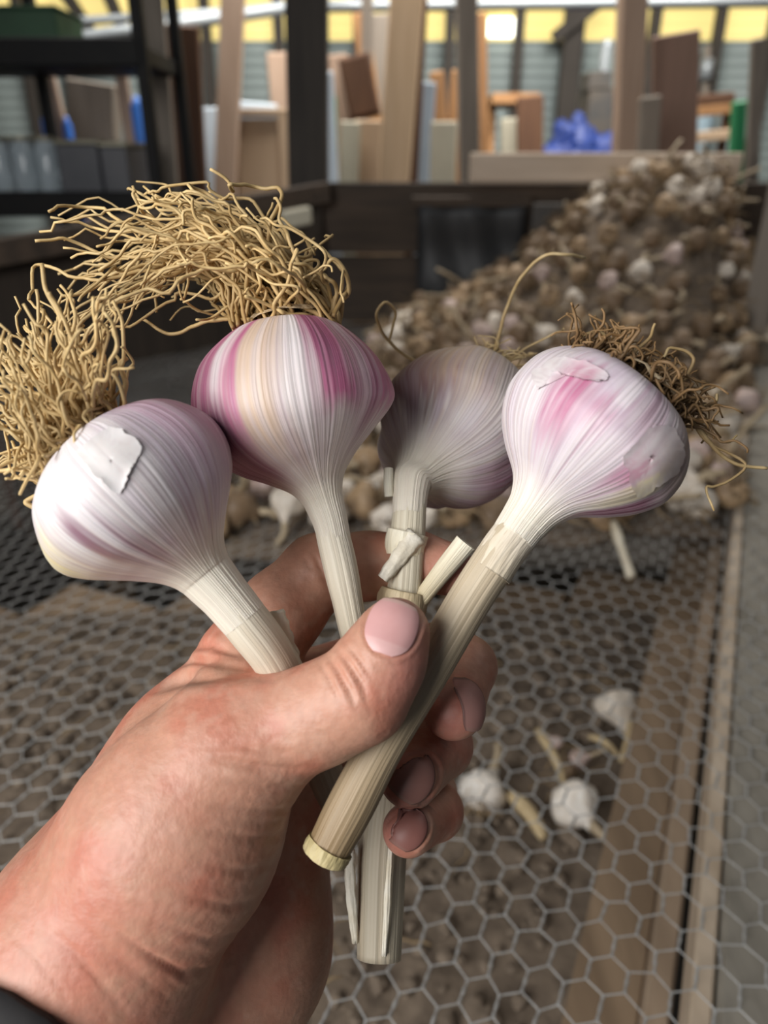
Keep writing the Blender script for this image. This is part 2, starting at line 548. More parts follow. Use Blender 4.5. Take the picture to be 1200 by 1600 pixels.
lumber('leaning_board', M['tan'], 'wide bright tan board leaning between dark cabinet and blue grey board', 'timber', 616, 270, 634, 20, 3.3, 42, 12, top=2.75)
lumber('leaning_board', M['brownwood'], 'narrow dark board behind the edge of the bright tan board', 'timber', 642, 262, 656, 0, 3.4, 20, 10, top=2.8)
lumber('leaning_board', M['bluegrey'], 'blue grey board standing right of the bright tan board', 'timber', 654, 255, 662, 128, 3.5, 32, 8)
lumber('leaning_board', M['cream'], 'short cream board in the row under the dark cabinet', 'timber', 545, 280, 548, 190, 3.4, 26, 8, group=None)
lumber('leaning_board', M['ply'], 'short tan board in the row under the dark cabinet', 'timber', 578, 280, 580, 188, 3.45, 44, 8)
lumber('leaning_board', M['white'], 'narrow white strip standing beside the thick dark post', 'timber', 516, 240, 509, 112, 3.3, 18, 8)
lumber('leaning_board', M['green'], 'narrow green strip standing beside the thick dark post', 'timber', 522, 250, 519, 150, 3.45, 10, 8)
lumber('leaning_board', M['pinkwood'], 'pale rough board leaning left of the dark cabinet', 'timber', 536, 200, 527, 85, 3.7, 26, 8)
lumber('leaning_board', M['orangewood'], 'rust coloured board rising behind the dark cabinet', 'timber', 585, 190, 562, 20, 3.9, 20, 8)
lumber('leaning_board', M['greywood'], 'dull brown board behind the rust coloured one', 'timber', 596, 190, 588, 22, 4.1, 40, 8)
cb = empty('hanging_cabinet', (0, 3.6, 0))
tag(cb, 'dark brown wooden cabinet tilted above a row of short boards', 'cabinet')
a, b = PY(572, 184, 3.6), PY(553, 90, 3.6)
beam('body', a, b, 0.13, 0.16, M['brownwood'], cb)
beam('door', a + np.array([0, -0.09, 0.01]), b + np.array([0, -0.09, -0.01]), 0.115, 0.015, M['brownwood'], cb)
beam('bracket', PY(572, 182, 3.69), PY(577, 90, 3.69) + np.array([0, 0, 0.5]), 0.05, 0.03, M['greywood'], cb)

# carved orange timber offcuts
lumber('timber_offcut', M['orangewood'], 'orange timber offcut with a pointed top beside the blue grey board', 'timber', 690, 220, 682, 112, 3.6, 18, 12)
lumber('timber_offcut', M['orangewood'], 'orange timber offcut leaning behind the weathered grey post', 'timber', 712, 230, 722, 110, 3.7, 26, 12)
lumber('timber_offcut', M['orangewood'], 'tall orange timber right of the weathered grey post', 'timber', 752, 230, 748, 20, 3.8, 18, 12)
lumber('timber_offcut', M['cream'], 'pale timber offcut in front of the orange offcuts', 'timber', 692, 260, 694, 190, 3.4, 34, 8)
# work bench
wk = empty('work_bench', (0.9, 5.6, 0))
tag(wk, 'low orange wooden bench in front of the cladding', 'bench')
a, b = PY(762, 158, 5.6), PY(832, 158, 5.6)
beam('bench_top', a, b, 0.06, 0.5, M['orangewood'], wk)
for px in (768, 826):
    q = PY(px, 165, 5.6)
    beam('leg', (q[0], 5.6, 0), q, 0.06, 0.06, M['orangewood'], wk)
lumber('leaning_board', M['brownwood'], 'dark brown panel standing at the end of the orange bench', 'timber', 828, 240, 828, 150, 4.2, 34, 8)
lumber('paint_tin', M['cream'], 'pale tin with scraps under the orange bench', 'tin', 797, 230, 797, 185, 4.3, 24, 24)
# blue tarpaulin: crumpled heap
def crumple(name, cx, cy, cz0, rx, ry, h, mat, seed, rough=0.35, sub=3):
    n = 28
    V, Fs = [], []
    for i in range(n // 2 + 1):
        ph = (math.pi / 2) * i / (n // 2)
        for j in range(n):
            th = 2 * math.pi * j / n
            V.append((math.cos(ph) * math.cos(th), math.cos(ph) * math.sin(th), math.sin(ph)))
    V = np.array(V)
    k = 1 + rough * (np.abs(vnoise(V * 2.7 + seed, seed) - 0.5) * 2 - 0.5) + rough * 0.5 * (vnoise(V * 6 + seed, seed + 3) - 0.5)
    V = V * k[:, None] * np.array([rx, ry, h]) + np.array([cx, cy, cz0])
    V[:n, 2] = cz0
    for i in range(n // 2):
        for j in range(n):
            Fs.append((i * n + j, i * n + (j + 1) % n, (i + 1) * n + (j + 1) % n, (i + 1) * n + j))
    Fs.append(tuple(range(n))[::-1])
    return mesh_obj(name, V, Fs, mat, smooth=False)


q0, q1 = PY(845, 240, 4.75), PY(958, 185, 4.75)
sh = empty('low_table', (1.2, 4.75, 0))
tag(sh, 'low dark table carrying the crumpled blue tarpaulin', 'table')
tz = q0[2] - 0.12
bevel_box('table_top', ((q0 + q1)[0] / 2, 4.75, tz - 0.02), (0.3, 0, 0), (0, 0.3, 0), (0, 0, 0.02), M['brownwood'], sh)
for sx in (-1, 1):
    for sy in (-1, 1):
        bevel_box('leg', ((q0 + q1)[0] / 2 + sx * 0.27, 4.75 + sy * 0.27, (tz - 0.04) / 2), (0.025, 0, 0), (0, 0.025, 0), (0, 0, (tz - 0.04) / 2), M['brownwood'], sh)
tag(crumple('blue_tarpaulin', (q0 + q1)[0] / 2, 4.75, tz, 0.24, 0.22, q1[2] - tz, M['bluetarp'], 5), 'crumpled bright blue tarpaulin heaped on a low table', 'tarpaulin')
mc = empty('old_machine', (0, 5.2, 0))
tag(mc, 'dark old machine with a pale pipe behind the blue tarpaulin', 'machine')
a, b = PY(905, 215, 5.2), PY(958, 140, 5.2)
bevel_box('body', ((a + b)[0] / 2, 5.2, b[2] / 2), ((b - a)[0] / 2, 0, 0), (0, 0.15, 0), (0, 0, b[2] / 2), M['machine'], mc)
q = PY(933, 130, 5.2)
bevel_box('head', (q[0] - 0.02, 5.15, q[2]), (0.07, 0, 0), (0, 0.1, 0), (0, 0, 0.05), M['machine'], mc)
v, f, _ = tubes([catmull([PY(946, 140, 5.2), PY(944, 105, 5.2), PY(950, 62, 5.2)], 10)], [np.full(10, 0.03)], 10)
adopt(mesh_obj('pipe', v, f, M['steel']), mc)
lumber('leaning_board', M['red_ply'], 'reddish plywood sheet leaning right of the pale square post', 'timber', 1053, 245, 1056, 52, 3.2, 58, 8)
# shovel: handle + blade
sv = empty('shovel', (0, 6.82, 0))
tag(sv, 'shovel hung blade down with pale blue blade and wooden handle', 'shovel')
a, b = PY(1098, 195, 6.83), PY(1106, 70, 6.83)
v, f, _ = tubes([np.linspace(a, b, 4)], [np.full(4, 0.028)], 8)
adopt(mesh_obj('handle', v, f, M['greywood']), sv)
bw = 0.10
bz = a[2]
V = []
for k in range(9):
    t = k / 8
    w = bw * (1 - 0.25 * t) * math.sqrt(max(0.02, 1 - t ** 6)) if t > 0.05 else bw * 0.8
    for s in (-1, -0.5, 0, 0.5, 1):
        V.append((a[0] + s * w, 6.83 - 0.03 * (1 - s * s) + 0.02 * t, bz + 0.1 - 0.36 * t))
Fq = [(r * 5 + c, r * 5 + c + 1, (r + 1) * 5 + c + 1, (r + 1) * 5 + c) for r in range(8) for c in range(4)]
o = mesh_obj('blade', V, Fq, M['paleblue'])
o.modifiers.new('t', 'SOLIDIFY').thickness = 0.003
adopt(o, sv)
q = PY(1104, 108, 6.8)
v, f, _ = tubes([[q + np.array([0, 0, -0.07]), q + np.array([0, 0, 0.07])]], [np.full(2, 0.05)], 10)
adopt(mesh_obj('grip_ring', v, f, M['steel']), sv)
# crate bench at right
cr = empty('timber_crate', (0, 3.9, 0))
tag(cr, 'brown slatted timber crate right of the shovel', 'crate')
for py, mt in ((155, 'brownwood'), (172, 'orangewood'), (212, 'ply')):
    a, b = PY(1086, py + 3, 3.9), PY(1146, py - 3, 3.9)
    beam('slat', a, b, 0.045, 0.02, M[mt], cr)
for px in (1088, 1143):
    q = PY(px, 148, 3.92)
    beam('corner_post', (q[0], 3.93, 0), (q[0], 3.93, q[2]), 0.035, 0.035, M['brownwood'], cr)
lumber('green_post', M['green'], 'bright green plastic post at the right end of the workshop', 'post', 1150, 245, 1155, 158, 3.3, 16, 16)
lumber('leaning_board', M['greywood'], 'dull slatted board low behind the cream offcut', 'timber', 668, 262, 672, 200, 3.75, 50, 8)

# ------------------------------------------------------------------ black shelving with jars and boxes
SY = 2.35
sh = empty('black_shelving', (-1.2, SY, 0))
tag(sh, 'black steel shelving unit holding jars and dark boxes', 'shelving')
zs_top = PY(100, 84, SY)[2]
zs_low = PY(100, 318, SY)[2]
xr = PY(232, 150, SY)[0]
for (x, y) in ((xr, SY - 0.02), (xr - 0.44, SY + 0.38), (xr - 0.95, SY - 0.02), (xr, SY + 0.38)):
    bevel_box('upright', (x, y, 1.05), (0.017, 0, 0), (0, 0.017, 0), (0, 0, 1.05), M['black'], sh)
for z in (zs_top, zs_low, zs_low - 0.45):
    bevel_box('shelf_board', (xr - 0.475, SY + 0.18, z), (0.475, 0, 0), (0, 0.2, 0), (0, 0, 0.022), M['black'], sh)
    bevel_box('shelf_lip', (xr - 0.475, SY - 0.03, z), (0.475, 0, 0), (0, 0.012, 0), (0, 0, 0.034), M['black'], sh)
zt_ = zs_top + 0.022


def on_shelf_box(name, mat, label, cat, px0, px1, ptop, y, zbase, depth=0.12, lid=None, group=None):
    a, b = PY(px0, ptop, y), PY(px1, ptop, y)
    h = a[2] - zbase
    r = empty(name, ((a[0] + b[0]) / 2, y + depth, zbase))
    tag(r, label, cat, group)
    bevel_box('body', ((a[0] + b[0]) / 2, y + depth, zbase + h * 0.46), ((b - a)[0] / 2, 0, 0), (0, depth, 0), (0, 0, h * 0.46), M[mat], r)
    bevel_box('lid', ((a[0] + b[0]) / 2, y + depth, zbase + h * 0.96), ((b - a)[0] / 2 + 0.004, 0, 0), (0, depth + 0.004, 0), (0, 0, h * 0.04), M[lid or mat], r)
    return r


on_shelf_box('carton', 'greendark', 'dark green carton standing on the top of the black shelving', 'box', -40, 84, 8, SY, zt_, 0.1)
on_shelf_box('storage_box', 'box', 'charcoal box next to the jars on the black shelving', 'box', 84, 150, 218, SY + 0.02, zs_low + 0.022, 0.1, 'lid')
on_shelf_box('storage_box', 'box', 'charcoal box at the open end of the black shelving', 'box', 153, 196, 222, SY + 0.02, zs_low + 0.022, 0.1, 'lid')
# jars: lathe
def jar(name, cx, cy, z0, r, h, label, group):
    prof = [(0.0, 0.0), (0.9, 0.0), (1.0, 0.05), (1.0, 0.78), (0.8, 0.88), (0.8, 0.93)]
    n = 18
    V = [(cx + r * pr * math.cos(2 * math.pi * j / n), cy + r * pr * math.sin(2 * math.pi * j / n), z0 + h * pz) for pr, pz in prof[1:] for j in range(n)]
    Fs = [(i * n + j, i * n + (j + 1) % n, (i + 1) * n + (j + 1) % n, (i + 1) * n + j) for i in range(4) for j in range(n)] + [tuple(range(n))[::-1], tuple(range(4 * n, 5 * n))]
    root = empty(name, (cx, cy, z0))
    tag(root, label, 'jar', group)
    adopt(mesh_obj('glass', V, Fs, M['crate']), root)
    V = [(cx + r * 0.86 * math.cos(2 * math.pi * j / n), cy + r * 0.86 * math.sin(2 * math.pi * j / n), z0 + h * q) for q in (0.92, 1.0) for j in range(n)]
    Fs = [(j, (j + 1) % n, n + (j + 1) % n, n + j) for j in range(n)] + [tuple(range(n))[::-1], tuple(range(n, 2 * n))]
    adopt(mesh_obj('lid', V, Fs, M['lid'], smooth=False), root)


for px, y in ((-18, SY + 0.02), (22, SY + 0.02), (60, SY + 0.02), (5, SY + 0.17), (45, SY + 0.17)):
    q = PY(px, 225, y)
    jar('glass_jar', q[0], y + 0.05, zs_low + 0.022, 0.036, PY(px, 212, y)[2] - zs_low - 0.022, 'clear glass jar with a metal lid on the black shelving', 'glass jars on the black shelving')
for px, pt, w in ((70, 172, 16), (103, 182, 12), (212, 150, 18), (219, 205, 16)):
    y = SY + 0.5
    lab = {70: 'blue bottle left of the thin pale batten behind the shelving', 103: 'small blue bottle right of the thin pale batten behind the shelving',
           212: 'tall blue container at the end of the black shelving', 219: 'short blue container low behind the shelving upright'}[px]
    q = PY(px, pt, y)
    zz = zs_low + 0.0
    r_ = w * y / F_PX / 2
    v, f, _ = tubes([[(q[0], y, zz - 0.4), (q[0], y, q[2] - 0.03), (q[0], y, q[2] - 0.015), (q[0], y, q[2])]], [np.array([r_, r_, r_ * 0.6, r_ * 0.35])], 12)
    o = mesh_obj('blue_bottle', v, f, M['blue'])
    tag(o, lab, 'bottle')
sb = bevel_box('side_bench', (PY(140, 320, SY + 0.5)[0], SY + 0.5, (zs_low - 0.4) / 2), (0.5, 0, 0), (0, 0.09, 0), (0, 0, (zs_low - 0.4) / 2), M['brownwood'])
tag(sb, 'dark brown bench behind the black shelving', 'bench')
lumber('leaning_batten', M['pinkwood'], 'pale batten leaning behind the jars on the shelving', 'timber', 92, 195, 68, 95, 3.0, 20, 8)
lumber('leaning_batten', M['pinkwood'], 'brown batten leaning at the open end of the shelving', 'timber', 203, 205, 186, 95, 3.05, 16, 8)
lumber('reel', M['greywood'], 'round brown wooden reel behind the charcoal boxes', 'reel', 148, 200, 146, 128, 3.2, 60, 30)
lumber('low_shelf', M['cream'], 'pale board edge beyond the shelving upright', 'timber', 214, 270, 214, 228, 3.1, 40, 8)

# ------------------------------------------------------------------ partition of dark boards behind the rack
pt = empty('partition_back', (0.5, 2.56, 0))
struct(pt)
ztop = PY(800, 283, 2.53)[2]
xl, xr_ = PY(500, 400, 2.53)[0], 1.45
edges = np.linspace(0.45, ztop, 5)
for k in range(4):
    bevel_box('board', ((xl + xr_) / 2, 2.56 + 0.006 * (k % 2), (edges[k] + edges[k + 1]) / 2), ((xr_ - xl) / 2, 0, 0), (0, 0.014, 0),
              (0, 0, (edges[k + 1] - edges[k]) / 2 - 0.004), M['wood_darkx'], pt)
a, b = PY(650, 508, 2.5), PY(822, 322, 2.5)
tp = empty('black_sheet', ((a + b)[0] / 2, 2.52, a[2]))
n = 14
V = []
for i in range(n):
    for j in range(n):
        x = a[0] + (b - a)[0] * j / (n - 1)
        z = a[2] - 0.03 + (b[2] - a[2] + 0.03) * i / (n - 1)
        V.append((x, 2.515 + 0.012 * math.sin(j * 1.1 + 0.3 * i) + 0.008 * math.sin(i * 0.9), z))
Fq = [(r * n + c, r * n + c + 1, (r + 1) * n + c + 1, (r + 1) * n + c) for r in range(n - 1) for c in range(n - 1)]
o = mesh_obj('sheet', V, Fq, M['tarp'])
o.modifiers.new('t', 'SOLIDIFY').thickness = 0.003
adopt(o, tp)
bevel_box('top_batten', ((a + b)[0] / 2, 2.515, b[2] + 0.012), ((b - a)[0] / 2 + 0.02, 0, 0), (0, 0.014, 0), (0, 0, 0.016), M['wood_darkx'], tp)
tag(tp, 'black plastic sheet hung on the dark partition behind the garlic', 'plastic sheet')
a, b = PY(826, 410, 2.52), PY(945, 318, 2.52)
o = bevel_box('grey_panel', ((a + b)[0] / 2, 2.525, (a + b)[2] / 2 - 0.08), ((b - a)[0] / 2, 0, 0), (0, 0.008, 0), (0, 0, (b - a)[2] / 2 + 0.08), M['greypanel'])
tag(o, 'dusty grey panel right of the black plastic sheet', 'panel')
# partition left: boards running towards the viewer
pl = empty('partition_left', (-0.7, 2.2, 0))
struct(pl)
A_t, B_t = PY(500, 300, 2.53), PY(-60, 402, 1.75)
for k in range(4):
    f0, f1 = k / 4, (k + 1) / 4
    a0 = np.array([A_t[0], A_t[1], A_t[2] + (0.45 - A_t[2]) * (f0 + f1) / 2])
    b0 = np.array([B_t[0], B_t[1], B_t[2] + (0.45 - B_t[2]) * (f0 + f1) / 2])
    beam('board', a0, b0, 0.2, 0.028, M['wood_dark'], pl, face=(0.3, -0.95, 0))
beam('top_rail', A_t + np.array([0.02, -0.03, 0.0]), B_t + np.array([0.02, -0.03, 0.0]), 0.06, 0.045, M['wood_darkx'], pl, face=(0.3, -0.95, 0))
q = PY(462, 340, 2.0)
o = bevel_box('wood_scrap', q, np.array([0.035, 0.012, 0.006]), np.array([-0.008, 0.025, 0]), np.array([0, 0, 0.02]), M['cream'])
tag(o, 'pale wood scrap lying against the dark rail by the thick post', 'timber')

# ------------------------------------------------------------------ drying rack with wire netting
ROT = math.radians(25.0)
U = np.array([math.sin(ROT), math.cos(ROT), 0])       # along the rack
W = np.array([-math.cos(ROT), math.sin(ROT), 0])      # across, to the left
O = PZ(1121, 1600, WIRE_Z)
Zv = np.array([0, 0, 1.0])
rack = empty('drying_rack', tuple(O - Zv * WIRE_Z))
tag(rack, 'long wooden drying rack topped with wire netting', 'rack')


def rk(u, w, z):
    return O + U * u + W * w + Zv * (z - O[2])


bevel_box('side_rail', rk(0.95, -0.075, WIRE_Z - 0.029), U * 1.35, W * 0.075, Zv * 0.024, M['wood_grey'], rack, 0.004)
bevel_box('sunlit_rail_edge', rk(0.95, 0.009, WIRE_Z - 0.036), U * 1.35, W * 0.007, Zv * 0.030, M['wood_sunlit'], rack, 0.002)  # paler strip: sunlight on the rail's inner edge, put into the wood colour
bevel_box('lower_plank', rk(0.75, 0.066, WIRE_Z - 0.125), U * 1.15, W * 0.027, Zv * 0.022, M['wood_brown'], rack, 0.003)
bevel_box('lower_rail', rk(0.75, 0.030, WIRE_Z - 0.105), U * 1.25, W * 0.010, Zv * 0.035, M['wood_mid'], rack, 0.003)
cb_ = PZ(1165, 535, WIRE_Z + 0.03)
bevel_box('corner_block', cb_, U * 0.10, W * 0.085, Zv * 0.032, M['wood_grey'], rack, 0.004)
bevel_box('corner_post', rk(1.86, 0.02, 0.72), U * 0.03, W * 0.032, Zv * 0.72, M['greywood'], rack, 0.004)
bevel_box('cross_rail', rk(1.30, 0.95, WIRE_Z - 0.06), U * 0.02, W * 0.93, Zv * 0.04, M['wood_dark'], rack, 0.004)
bevel_box('leg', rk(1.15, -0.1, 0.43), U * 0.03, W * 0.03, Zv * 0.43, M['wood_brown'], rack, 0.004)
bevel_box('leg', rk(-0.25, -0.1, 0.43), U * 0.03, W * 0.03, Zv * 0.43, M['wood_brown'], rack, 0.004)
bevel_box('leg', rk(1.15, 1.7, 0.40), U * 0.03, W * 0.03, Zv * 0.40, M['wood_brown'], rack, 0.004)
bevel_box('leg', rk(-0.25, 1.7, 0.40), U * 0.03, W * 0.03, Zv * 0.40, M['wood_brown'], rack, 0.004)
# tray boards under the soil
for k in range(8):
    bevel_box('tray_board', rk(0.26 - 0.055 * k, 0.14 + 0.2 * k, TRAY_Z - 0.035), U * (0.62 - 0.055 * k), W * 0.097, Zv * 0.012, M['wood_brown'], rack, 0.003)

# the netting
AW, STR = 0.0250, 1.12
E = AW / math.sqrt(3) * STR


def in_view(p, mg=90):
    r = p - CAM
    d = r @ FW
    if d < 0.2:
        return False
    x, y = 600 + F_PX * (r @ RT) / d, 800 - F_PX * (r @ UP) / d
    return -mg < x < 1200 + mg and y < 1600 + mg


def net_pts(u, w):
    p = O[None] + u[:, None] * U + w[:, None] * W
    q = np.stack([p[:, 0] * 9, p[:, 1] * 9, np.full(len(p), 0.3)], -1)
    q2 = np.stack([p[:, 0] * 60, p[:, 1] * 60, np.full(len(p), 0.7)], -1)
    p[:, 2] += 0.010 * (vnoise(q, 3) - 0.5) + 0.012 * (vnoise(q * 0.3, 4) - 0.5)
    p[:, 0] += 0.0042 * (vnoise(q2, 5) - 0.5) + 0.012 * (vnoise(q * 0.8, 8) - 0.5)
    p[:, 1] += 0.0042 * (vnoise(q2, 6) - 0.5) + 0.012 * (vnoise(q * 0.8, 9) - 0.5)
    return p


def batch_tubes(Q, r, sides, off):
    """Q: (N, n, 3) point rows"""
    N, n = Q.shape[:2]
    t = Q[:, -1] - Q[:, 0]
    t /= np.linalg.norm(t, axis=1)[:, None]
    e1 = np.cross(t, [0.13, 0.21, 0.97])
    e1 /= np.linalg.norm(e1, axis=1)[:, None]
    e2 = np.cross(t, e1)
    a = np.arange(sides) * 2 * math.pi / sides
    v = Q[:, :, None, :] + r * (np.cos(a)[None, None, :, None] * e1[:, None, None, :] + np.sin(a)[None, None, :, None] * e2[:, None, None, :])
    idx = off + np.arange(N * n * sides).reshape(N, n, sides)
    nx = np.roll(idx, -1, axis=2)
    f = np.stack([idx[:, :-1], nx[:, :-1], nx[:, 1:], idx[:, 1:]], -1).reshape(-1, 4)
    return v.reshape(-1, 3), f


rows, cols = int(2.6 / (1.5 * E)), int(2.6 / AW)
I_, J_ = np.meshgrid(np.arange(-12, rows), np.arange(-6, cols), indexing='ij')
uu = (I_ * 1.5 * E).ravel()
ww_ = ((J_ + 0.5 * (I_ % 2)) * AW).ravel()
cc_ = O[None] + uu[:, None] * U + ww_[:, None] * W
rel = cc_ - CAM
dd_ = rel @ FW
sx_, sy_ = 600 + F_PX * (rel @ RT) / np.maximum(dd_, 0.1), 800 - F_PX * (rel @ UP) / np.maximum(dd_, 0.1)
t_ = (cc_[:, 0] - B_t[0]) / (A_t[0] - B_t[0])
keep = (dd_ > 0.2) & (sx_ > -90) & (sx_ < 1290) & (sy_ < 1690) & (cc_[:, 1] < 2.47) & ~((cc_[:, 1] > B_t[1] + t_ * (A_t[1] - B_t[1]) - 0.03) & (t_ < 1)) & (ww_ > -0.16)
uu, ww_ = uu[keep], ww_[keep]
far = np.linalg.norm(cc_[keep] - CAM, axis=1) > 1.3
v0, v1, v2, vb = net_pts(uu + E / 2, ww_), net_pts(uu + E, ww_ + AW / 2), net_pts(uu + E, ww_ - AW / 2), net_pts(uu - E / 2, ww_)
VV, FF, off = [], [], 0
fr2 = np.linalg.norm(v0 - CAM, axis=1) > 1.0
for Q, r in ((np.stack([v0, v1], 1)[~fr2], 0.00064), (np.stack([v0, v2], 1)[~fr2], 0.00064), (np.stack([v0, v1], 1)[fr2], 0.00036), (np.stack([v0, v2], 1)[fr2], 0.00036),
             (np.stack([vb, v0], 1)[far], 0.00045)):
    v, f = batch_tubes(Q, r, 4, off)
    off += len(v)
    VV.append(v)
    FF.append(f)
tt = np.linspace(0, 1, 6)
bs_ = vb[~far][:, None] + (v0 - vb)[~far][:, None] * tt[None, :, None]
for sph in (0, math.pi):
    ph = sph + tt * 2 * math.pi
    v, f = batch_tubes(bs_ + 0.0006 * (np.cos(ph)[None, :, None] * W + np.sin(ph)[None, :, None] * Zv), 0.00072, 4, off)
    off += len(v)
    VV.append(v)
    FF.append(f)
o = mesh_obj('wire_netting', np.concatenate(VV), np.concatenate(FF), M['wire'])
o['kind'] = 'stuff'
adopt(o, rack)

# soil and chaff in the tray
nu, nw = 110, 170
gu, gw = np.meshgrid(np.linspace(-0.32, 0.86, nu), np.linspace(0.03, 1.75, nw), indexing='ij')
pts = O[None] + gu.reshape(-1, 1) * U + gw.reshape(-1, 1) * W
hz = 0.012 * fbm(pts * 14, 3, 2) + 0.018 * fbm(pts * 55, 3, 5)
pts[:, 2] = TRAY_Z - 0.03 + hz
far_edge = 1.0 + 0.05 * (fbm(pts * 6, 2, 8) - 0.5)
ok_s = pts[:, 1] < far_edge
Fq = [(r * nw + c, r * nw + c + 1, (r + 1) * nw + c + 1, (r + 1) * nw + c) for r in range(nu - 1) for c in range(nw - 1) if ok_s[r * nw + c]]
soil = mesh_obj('soil_layer', pts, Fq, M['soil'])
tag(soil, 'brown crumbly soil and chaff lying in the tray under the wire', 'soil', kind='stuff')
# clods and chaff strands as geometry
ico = [(0, 0, 1)] + [(0.89 * math.cos(a), 0.89 * math.sin(a), 0.45) for a in np.arange(5) * 2 * math.pi / 5] + \
      [(0.89 * math.cos(a + .63), 0.89 * math.sin(a + .63), -0.45) for a in np.arange(5) * 2 * math.pi / 5] + [(0, 0, -1)]
icof = [(0, 1 + k, 1 + (k + 1) % 5) for k in range(5)] + [(1 + k, 6 + k, 1 + (k + 1) % 5) for k in range(5)] + \
       [(1 + (k + 1) % 5, 6 + k, 6 + (k + 1) % 5) for k in range(5)] + [(11, 6 + (k + 1) % 5, 6 + k) for k in range(5)]
ico = np.array(ico)
V, Fs = [], []
for k in range(5200):
    u, w = rng.uniform(-0.3, 0.84), rng.uniform(0.12, 1.7)
    p = rk(u, w, TRAY_Z - 0.008)
    if not in_view(p, 40) or p[1] > 0.98:
        continue
    r = rng.gamma(3, 0.0017)
    jit = ico * (1 + rng.uniform(-0.3, 0.3, (12, 1)))
    off = len(V) * 12
    V.append(p + jit * r * np.array([1, 1, 0.75]))
    Fs += [tuple(q + off for q in t) for t in icof]
cl = mesh_obj('soil_clods', np.concatenate(V), Fs, M['clod'], smooth=False)
tag(cl, 'small brown clods strewn over the soil in the tray', 'clods', kind='stuff')


def strand(p, L, r, bend=0.4, up=0.1):
    a = rng.uniform(0, 2 * math.pi)
    n = 5
    q = [np.array(p)]
    for k in range(n):
        a += rng.normal(0, bend)
        q.append(q[-1] + L / n * np.array([math.cos(a), math.sin(a), rng.normal(0, up)]))
    return np.array(q), r * np.array([0.7, 1, 1, 0.9, 0.7, 0.4])


pp, rr = [], []
for k in range(420):
    u, w = rng.uniform(-0.3, 0.84), rng.uniform(0.12, 1.7)
    p = rk(u, w, TRAY_Z + 0.004)
    if in_view(p, 30) and p[1] < 0.98:
        a_, b_ = strand(p, rng.uniform(0.02, 0.07), rng.uniform(0.0005, 0.0018))
        pp.append(a_)
        rr.append(b_)
v, f, _ = tubes(pp, rr, 4)
tag(mesh_obj('chaff_strands', v, f, M['chaff']), 'dry straw coloured leaf and root scraps on the tray soil', 'chaff', kind='stuff')

# ================================================================== GARLIC
WHITE = np.array([0.76, 0.715, 0.71])
LILAC = np.array([0.60, 0.50, 0.60])
PINK = np.array([0.46, 0.135, 0.25])
PURPLE = np.array([0.22, 0.065, 0.125])
TAN = np.array([0.60, 0.45, 0.33])
CREAM = np.array([0.78, 0.73, 0.61])
YELLOW = np.array([0.80, 0.70, 0.36])


def mixc(c, col, m):
    return c * (1 - m[:, None]) + np.asarray(col)[None] * m[:, None]


def sweep(spine, radii, nr, ns, lobes=None, cam_frame=True, closed_start=True, closed_end=True):
    """surface swept along a spine; returns verts, faces, t (0..1 along), theta (pi/2 faces the viewer side)"""
    sp = catmull(spine, nr)
    ra = np.interp(np.linspace(0, 1, nr), np.linspace(0, 1, len(radii)), radii) if len(radii) != nr else np.asarray(radii)
    tg = np.gradient(sp, axis=0)
    tg /= np.linalg.norm(tg, axis=1)[:, None]
    tc = -FW
    e2 = tc[None] - tg * (tg @ tc)[:, None]
    e2 /= np.linalg.norm(e2, axis=1)[:, None]
    e1 = np.cross(e2, tg)
    th = np.arange(ns) * 2 * math.pi / ns
    T, TH = np.meshgrid(np.linspace(0, 1, nr), th, indexing='ij')
    R = np.repeat(ra[:, None], ns, 1)
    if lobes is not None:
        R = R * lobes(T, TH)
    v = sp[:, None] + R[..., None] * (np.cos(TH)[..., None] * e1[:, None] + np.sin(TH)[..., None] * e2[:, None])
    idx = np.arange(nr * ns).reshape(nr, ns)
    nx = np.roll(idx, -1, axis=1)
    fs = np.stack([idx[:-1], nx[:-1], nx[1:], idx[1:]], -1).reshape(-1, 4)
    Fs = [tuple(q) for q in fs.tolist()]
    if closed_start:
        Fs.append(tuple(idx[0].tolist()))
    if closed_end:
        Fs.append(tuple(idx[-1][::-1].tolist()))
    return v.reshape(-1, 3), Fs, T.ravel(), TH.ravel()


def wrapd(a, b):
    return np.abs((a - b + math.pi) % (2 * math.pi) - math.pi)


def streaks(T, TH, freq, seed, along=1.4):
    q = np.stack([np.cos(TH) * freq, np.sin(TH) * freq, T * along], -1)
    return fbm(q, 3, seed)


